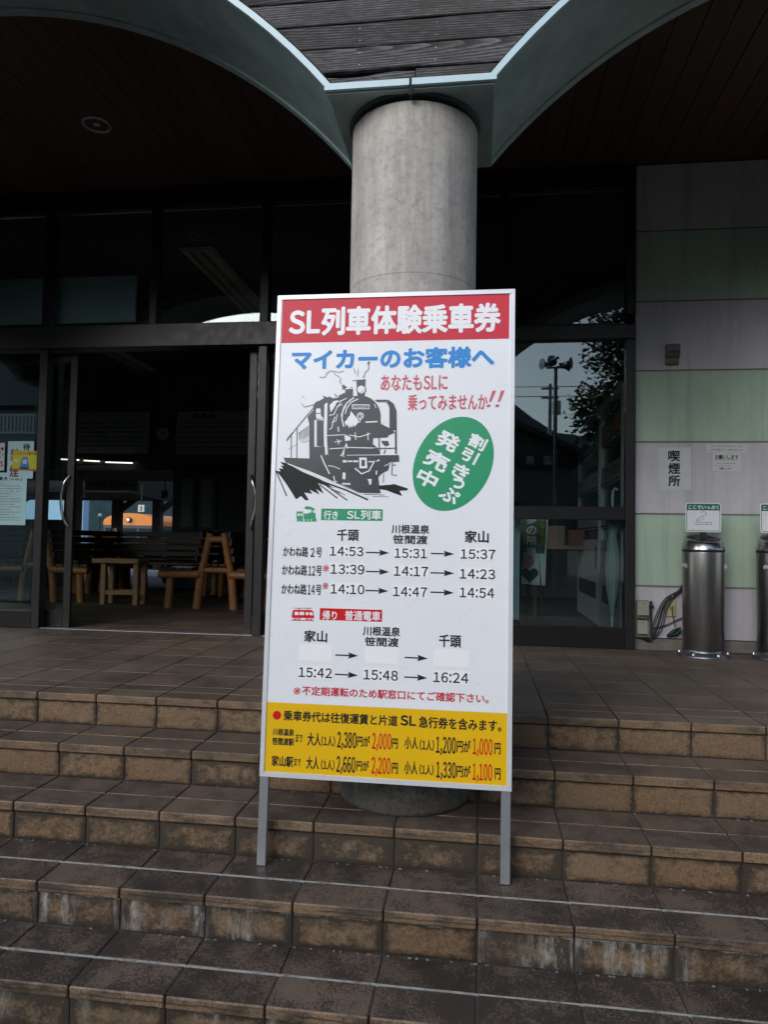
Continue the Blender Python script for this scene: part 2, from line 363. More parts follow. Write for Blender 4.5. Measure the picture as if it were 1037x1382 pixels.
def thing(name, loc, label, cat, group=None):
    o = bpy.data.objects.new(name, None); o.empty_display_size = 0.1; COL.objects.link(o); o.location = loc
    return tag(o, label, cat, group)
def struct(o): o['kind'] = 'structure'; return o
def stuff(o): o['kind'] = 'stuff'; return o
def copy_tree(o, parent=None):
    c = o.copy(); COL.objects.link(c); c.parent = parent
    for ch in o.children: copy_tree(ch, c)
    return c
def inst(name, me, parent, loc, rot=(0, 0, 0), scale=None):
    o = bpy.data.objects.new(name, me); COL.objects.link(o); o.parent = parent
    o.location = Vector(loc)-(wloc(parent) if parent else Vector()); o.rotation_euler = rot
    if scale: o.scale = scale
    return o

# ---- lettering: outlines of the built-in typeface laid out glyph by glyph, as flat print
GC = {}
FULL = {c: chr(ord(c)+0xFEE0) for c in '0123456789:,.()!CSL'}
def glyph(ch):
    if ch in GC: return GC[ch]
    c = bpy.data.curves.new('glyph', 'FONT'); c.body = FULL.get(ch, ch); c.resolution_u = 3; c.fill_mode = 'FRONT'
    o = bpy.data.objects.new('glyph', c); COL.objects.link(o)
    dg = bpy.context.evaluated_depsgraph_get(); me = bpy.data.meshes.new_from_object(o.evaluated_get(dg))
    vs = [(v.co.x, v.co.y) for v in me.vertices]; fs = [tuple(p.vertices) for p in me.polygons]
    bpy.data.objects.remove(o); bpy.data.curves.remove(c); bpy.data.meshes.remove(me)
    GC[ch] = (vs, fs); return GC[ch]
RING = [(0, 0)]+[(math.cos(k*math.pi/4), math.sin(k*math.pi/4)) for k in range(8)]
def text_into(mb, s, x0, y0, x1, y1, fn, bold=0.0, ring=RING, rot=0.0):
    """fill the box (x0,y0)-(x1,y1) of plane fn(u,v,lift) with string s"""
    pen = 0.0; items = []; mny, mxy = 9, -9
    for ch in s:
        if ch == ' ': pen += 0.5; continue
        vs, fs = glyph(ch)
        if not vs: pen += 1; continue
        xa = min(v[0] for v in vs); xb = max(v[0] for v in vs)
        if ch in FULL:
            gap = 0.07; items.append((vs, fs, pen-xa+gap)); pen += (xb-xa)+2*gap
        else: items.append((vs, fs, pen)); pen += 1.0
        mny = min(mny, min(v[1] for v in vs)); mxy = max(mxy, max(v[1] for v in vs))
    if not items: return
    mnx = min(min(v[0] for v in it[0])+it[2] for it in items); mxx = max(max(v[0] for v in it[0])+it[2] for it in items)
    if mxx-mnx < 0.15: mxx = mnx+0.15
    if mxy-mny < 0.3: c_ = (mxy+mny)/2; mny, mxy = c_-0.15, c_+0.15
    sx = (x1-x0)/(mxx-mnx+2*bold); sy = (y1-y0)/(mxy-mny+2*bold)
    b = bold*min(abs(sx), abs(sy))
    cx, cy = (x0+x1)/2, (y0+y1)/2; cr, sr = math.cos(rot), math.sin(rot)
    for k, (dx, dy) in enumerate(ring if bold > 0 else [(0, 0)]):
        for vs, fs, off in items:
            P = []
            for (x, y) in vs:
                X = x0+(x+off-mnx+bold)*sx+dx*b-cx; Y = y0+(y-mny+bold)*sy+dy*b-cy
                P.append(fn(cx+X*cr-Y*sr, cy+X*sr+Y*cr, 0.00003*k))
            mb.add(P, fs)
def flat(mb, poly, fn, lift=0.0): mb.add([fn(u, v, lift) for u, v in poly], [tuple(range(len(poly)))])

# ---- printed artwork of the notice board, in metres on its sheet
TEXTS= [('SL列車体験乗車券', 0.0475, 1.9717, 0.8613, 2.0877, 'white', 0.037), ('マイカーのお客様へ', 0.0633, 1.8376, 0.8389, 1.921, 'blue', 0.038), ('あなたもSLに', 0.4134, 1.7533, 0.6667, 1.8152, 'rose', 0.024), ('乗ってみませんか', 0.5185, 1.6757, 0.815, 1.7392, 'rose', 0.024), ('行き', 0.2095, 1.2627, 0.2641, 1.2965, 'white', 0.02), ('SL列車', 0.2983, 1.2638, 0.428, 1.2999, 'white', 0.02), ('千頭', 0.2623, 1.1834, 0.3454, 1.2278, 'black', 0.022), ('川根温泉', 0.4668, 1.2141, 0.6079, 1.2479, 'black', 0.022), ('笹間渡', 0.4726, 1.1761, 0.6018, 1.2092, 'black', 0.022), ('家山', 0.7378, 1.185, 0.8248, 1.2299, 'black', 0.022), ('かわね路', 0.0575, 1.1205, 0.1543, 1.1597, 'black', 0.022), ('2', 0.1635, 1.1213, 0.1787, 1.1554, 'black', 0.022), ('号', 0.1847, 1.1208, 0.2069, 1.1583, 'black', 0.022), ('かわね路', 0.056, 1.0507, 0.1525, 1.0912, 'black', 0.022), ('12', 0.1566, 1.0512, 0.1839, 1.0886, 'black', 0.022), ('号', 0.1869, 1.0509, 0.2091, 1.0902, 'black', 0.022), ('かわね路', 0.0566, 0.9798, 0.1529, 1.0201, 'black', 0.022), ('14', 0.157, 0.9805, 0.1842, 1.0188, 'black', 0.022), ('号', 0.1882, 0.9803, 0.2093, 1.0194, 'black', 0.022), ('家山', 0.1498, 0.8071, 0.2367, 0.8506, 'black', 0.022), ('川根温泉', 0.3697, 0.8375, 0.5083, 0.872, 'black', 0.022), ('笹間渡', 0.3775, 0.7998, 0.5033, 0.8332, 'black', 0.022), ('千頭', 0.6495, 0.8058, 0.7304, 0.8511, 'black', 0.022), ('14:53', 0.237, 1.1272, 0.364, 1.1626, 'black', 0.014), ('15:31', 0.4806, 1.1241, 0.6008, 1.16, 'black', 0.014), ('15:37', 0.7233, 1.126, 0.8491, 1.1615, 'black', 0.014), ('13:39', 0.242, 1.0597, 0.3697, 1.0964, 'black', 0.014), ('14:17', 0.4801, 1.0582, 0.6058, 1.094, 'black', 0.014), ('14:23', 0.7214, 1.0533, 0.8488, 1.0896, 'black', 0.014), ('14:10', 0.2443, 0.9866, 0.3716, 1.0226, 'black', 0.014), ('14:47', 0.4789, 0.984, 0.6033, 1.0186, 'black', 0.014), ('14:54', 0.7223, 0.9857, 0.8466, 1.0218, 'black', 0.014), ('15:42', 0.1333, 0.6778, 0.2586, 0.7142, 'black', 0.014), ('15:48', 0.3767, 0.6787, 0.503, 0.7151, 'black', 0.014), ('16:24', 0.6316, 0.6798, 0.7576, 0.7167, 'black', 0.014), ('※', 0.2118, 1.0672, 0.236, 1.0927, 'red', 0.0), ('※', 0.2119, 1.0025, 0.236, 1.0279, 'red', 0.0), ('帰り', 0.2163, 0.89, 0.2712, 0.924, 'white', 0.02), ('普通電車', 0.301, 0.8909, 0.434, 0.9271, 'white', 0.02), ('※', 0.1157, 0.6132, 0.1437, 0.64, 'red', 0.0), ('不定期運転のため駅窓口にてご確認下さい。', 0.1487, 0.6131, 0.8304, 0.6464, 'red', 0.018), ('乗車券代は往復運賃と片道', 0.082, 0.5178, 0.5055, 0.556, 'black', 0.024), ('SL', 0.5151, 0.5215, 0.5725, 0.5587, 'black', 0.03), ('急行券を含みます。', 0.582, 0.5167, 0.8759, 0.5578, 'black', 0.024), ('川根温泉', 0.0431, 0.4633, 0.124, 0.4894, 'black', 0.03), ('笹間渡駅', 0.0425, 0.4287, 0.1252, 0.4566, 'black', 0.03), ('まで', 0.1307, 0.4418, 0.1565, 0.4739, 'black', 0.03), ('大人', 0.1744, 0.4329, 0.2257, 0.481, 'black', 0.03), ('(1人)', 0.2268, 0.4338, 0.2779, 0.4723, 'black', 0.03), ('2,380', 0.2856, 0.4225, 0.3568, 0.4908, 'black', 0.03), ('円が', 0.3587, 0.4387, 0.4062, 0.4789, 'black', 0.03), ('2,000', 0.4139, 0.4251, 0.4842, 0.493, 'red2', 0.024), ('円', 0.4862, 0.4383, 0.5082, 0.4758, 'black', 0.03), ('小人', 0.532, 0.4396, 0.5816, 0.4849, 'black', 0.03), ('(1人)', 0.5874, 0.4375, 0.6385, 0.478, 'black', 0.03), ('1,200', 0.6451, 0.4227, 0.7166, 0.4926, 'black', 0.03), ('円が', 0.7194, 0.4371, 0.768, 0.4825, 'black', 0.03), ('1,000', 0.7755, 0.4252, 0.846, 0.4928, 'red2', 0.024), ('円', 0.8525, 0.438, 0.8738, 0.479, 'black', 0.03), ('家山駅', 0.0432, 0.3523, 0.1248, 0.3923, 'black', 0.03), ('まで', 0.1278, 0.3577, 0.1525, 0.3868, 'black', 0.03), ('大人', 0.1733, 0.3492, 0.2215, 0.396, 'black', 0.03), ('(1人)', 0.2285, 0.3496, 0.2784, 0.3874, 'black', 0.03), ('2,660', 0.2853, 0.3362, 0.3552, 0.4045, 'black', 0.03), ('円が', 0.3591, 0.3527, 0.4045, 0.3921, 'black', 0.03), ('2,200', 0.4142, 0.338, 0.4833, 0.4082, 'red2', 0.024), ('円', 0.4881, 0.351, 0.5101, 0.3906, 'black', 0.03), ('小人', 0.5329, 0.352, 0.5813, 0.3989, 'black', 0.03), ('(1人)', 0.588, 0.3529, 0.6381, 0.3914, 'black', 0.03), ('1,330', 0.6475, 0.3378, 0.7178, 0.4053, 'black', 0.03), ('円が', 0.7197, 0.3522, 0.7691, 0.3955, 'black', 0.03), ('1,100', 0.7756, 0.337, 0.845, 0.406, 'red2', 0.024), ('円', 0.8542, 0.351, 0.8745, 0.3926, 'black', 0.03)]
RECTS= [('red', [[0.0083, 2.1175], [0.8909, 2.1197], [0.8922, 1.9477], [0.0128, 1.9444]]), ('green', [[0.1987, 1.3011], [0.4324, 1.3066], [0.4335, 1.2612], [0.2, 1.2592]]), ('red2', [[0.2055, 0.9322], [0.4393, 0.933], [0.4404, 0.8888], [0.2069, 0.8894]]), ('yellow', [[0.0149, 0.5808], [0.8922, 0.5834], [0.8941, 0.3243], [0.0182, 0.3193]])]
PATCH= [[0.2346, 1.123, 0.3664, 1.1667], [0.4782, 1.1199, 0.6033, 1.1631], [0.7188, 1.1227, 0.8489, 1.1655], [0.2397, 1.0552, 0.3711, 1.1002], [0.4767, 1.0538, 0.6083, 1.0983], [0.7179, 1.0488, 0.8496, 1.0948], [0.242, 0.9819, 0.373, 1.0271], [0.4764, 0.9794, 0.6058, 1.0231], [0.7188, 0.981, 0.8483, 1.0262], [0.1298, 0.7376, 0.2576, 0.7972], [0.3796, 0.7375, 0.5057, 0.7993], [0.6319, 0.7349, 0.7592, 0.7988], [0.1311, 0.6722, 0.26, 0.7195], [0.3744, 0.6726, 0.5054, 0.7205], [0.6291, 0.6747, 0.7601, 0.7221]]
ARROWS= [[0.374, 1.1423, 0.461, 1.142], [0.6153, 1.143, 0.7003, 1.1426], [0.3758, 1.072, 0.4626, 1.0719], [0.6146, 1.0724, 0.7013, 1.0724], [0.3756, 1.0019, 0.4612, 1.0021], [0.6158, 1.0022, 0.7013, 1.0016], [0.2695, 0.763, 0.3553, 0.7633], [0.5258, 0.7639, 0.6104, 0.7633], [0.2706, 0.6932, 0.3563, 0.6928], [0.5262, 0.694, 0.6107, 0.6936]]
DOT= [0.0569, 0.5358], [0.0729, 0.5365]
OVAL= [[0.8402, 1.5153], [0.8391, 1.5342], [0.8361, 1.5524], [0.8314, 1.5696], [0.8249, 1.5857], [0.8167, 1.6005], [0.8069, 1.6137], [0.7956, 1.6252], [0.783, 1.6348], [0.7693, 1.6424], [0.7545, 1.6479], [0.739, 1.6513], [0.7228, 1.6524], [0.7062, 1.6513], [0.6894, 1.648], [0.6725, 1.6425], [0.656, 1.6349], [0.6398, 1.6252], [0.6243, 1.6136], [0.6097, 1.6003], [0.5961, 1.5854], [0.5837, 1.569], [0.5726, 1.5515], [0.5631, 1.5331], [0.5552, 1.5139], [0.5491, 1.4942], [0.5448, 1.4743], [0.5423, 1.4544], [0.5417, 1.4348], [0.5431, 1.4158], [0.5463, 1.3975], [0.5513, 1.3803], [0.5581, 1.3643], [0.5666, 1.3497], [0.5766, 1.3367], [0.5881, 1.3255], [0.6008, 1.3162], [0.6147, 1.3089], [0.6295, 1.3037], [0.6451, 1.3006], [0.6612, 1.2998], [0.6777, 1.3011], [0.6943, 1.3047], [0.7109, 1.3103], [0.7272, 1.318], [0.7431, 1.3277], [0.7583, 1.3392], [0.7727, 1.3524], [0.786, 1.3671], [0.7982, 1.3831], [0.8091, 1.4004], [0.8185, 1.4185], [0.8263, 1.4374], [0.8325, 1.4567], [0.8369, 1.4763], [0.8394, 1.4959]]
OVTXT= [('割', 0.7808, 1.5569, 0.0669, 0.0521), ('引', 0.7521, 1.5054, 0.0648, 0.0493), ('き', 0.7195, 1.4468, 0.0649, 0.0549), ('っ', 0.7102, 1.4016, 0.0476, 0.0394), ('ぷ', 0.6797, 1.3589, 0.0736, 0.0547), ('発', 0.6714, 1.5602, 0.0895, 0.0665), ('売', 0.6307, 1.4871, 0.094, 0.0663), ('中', 0.5968, 1.4198, 0.0809, 0.0617)]
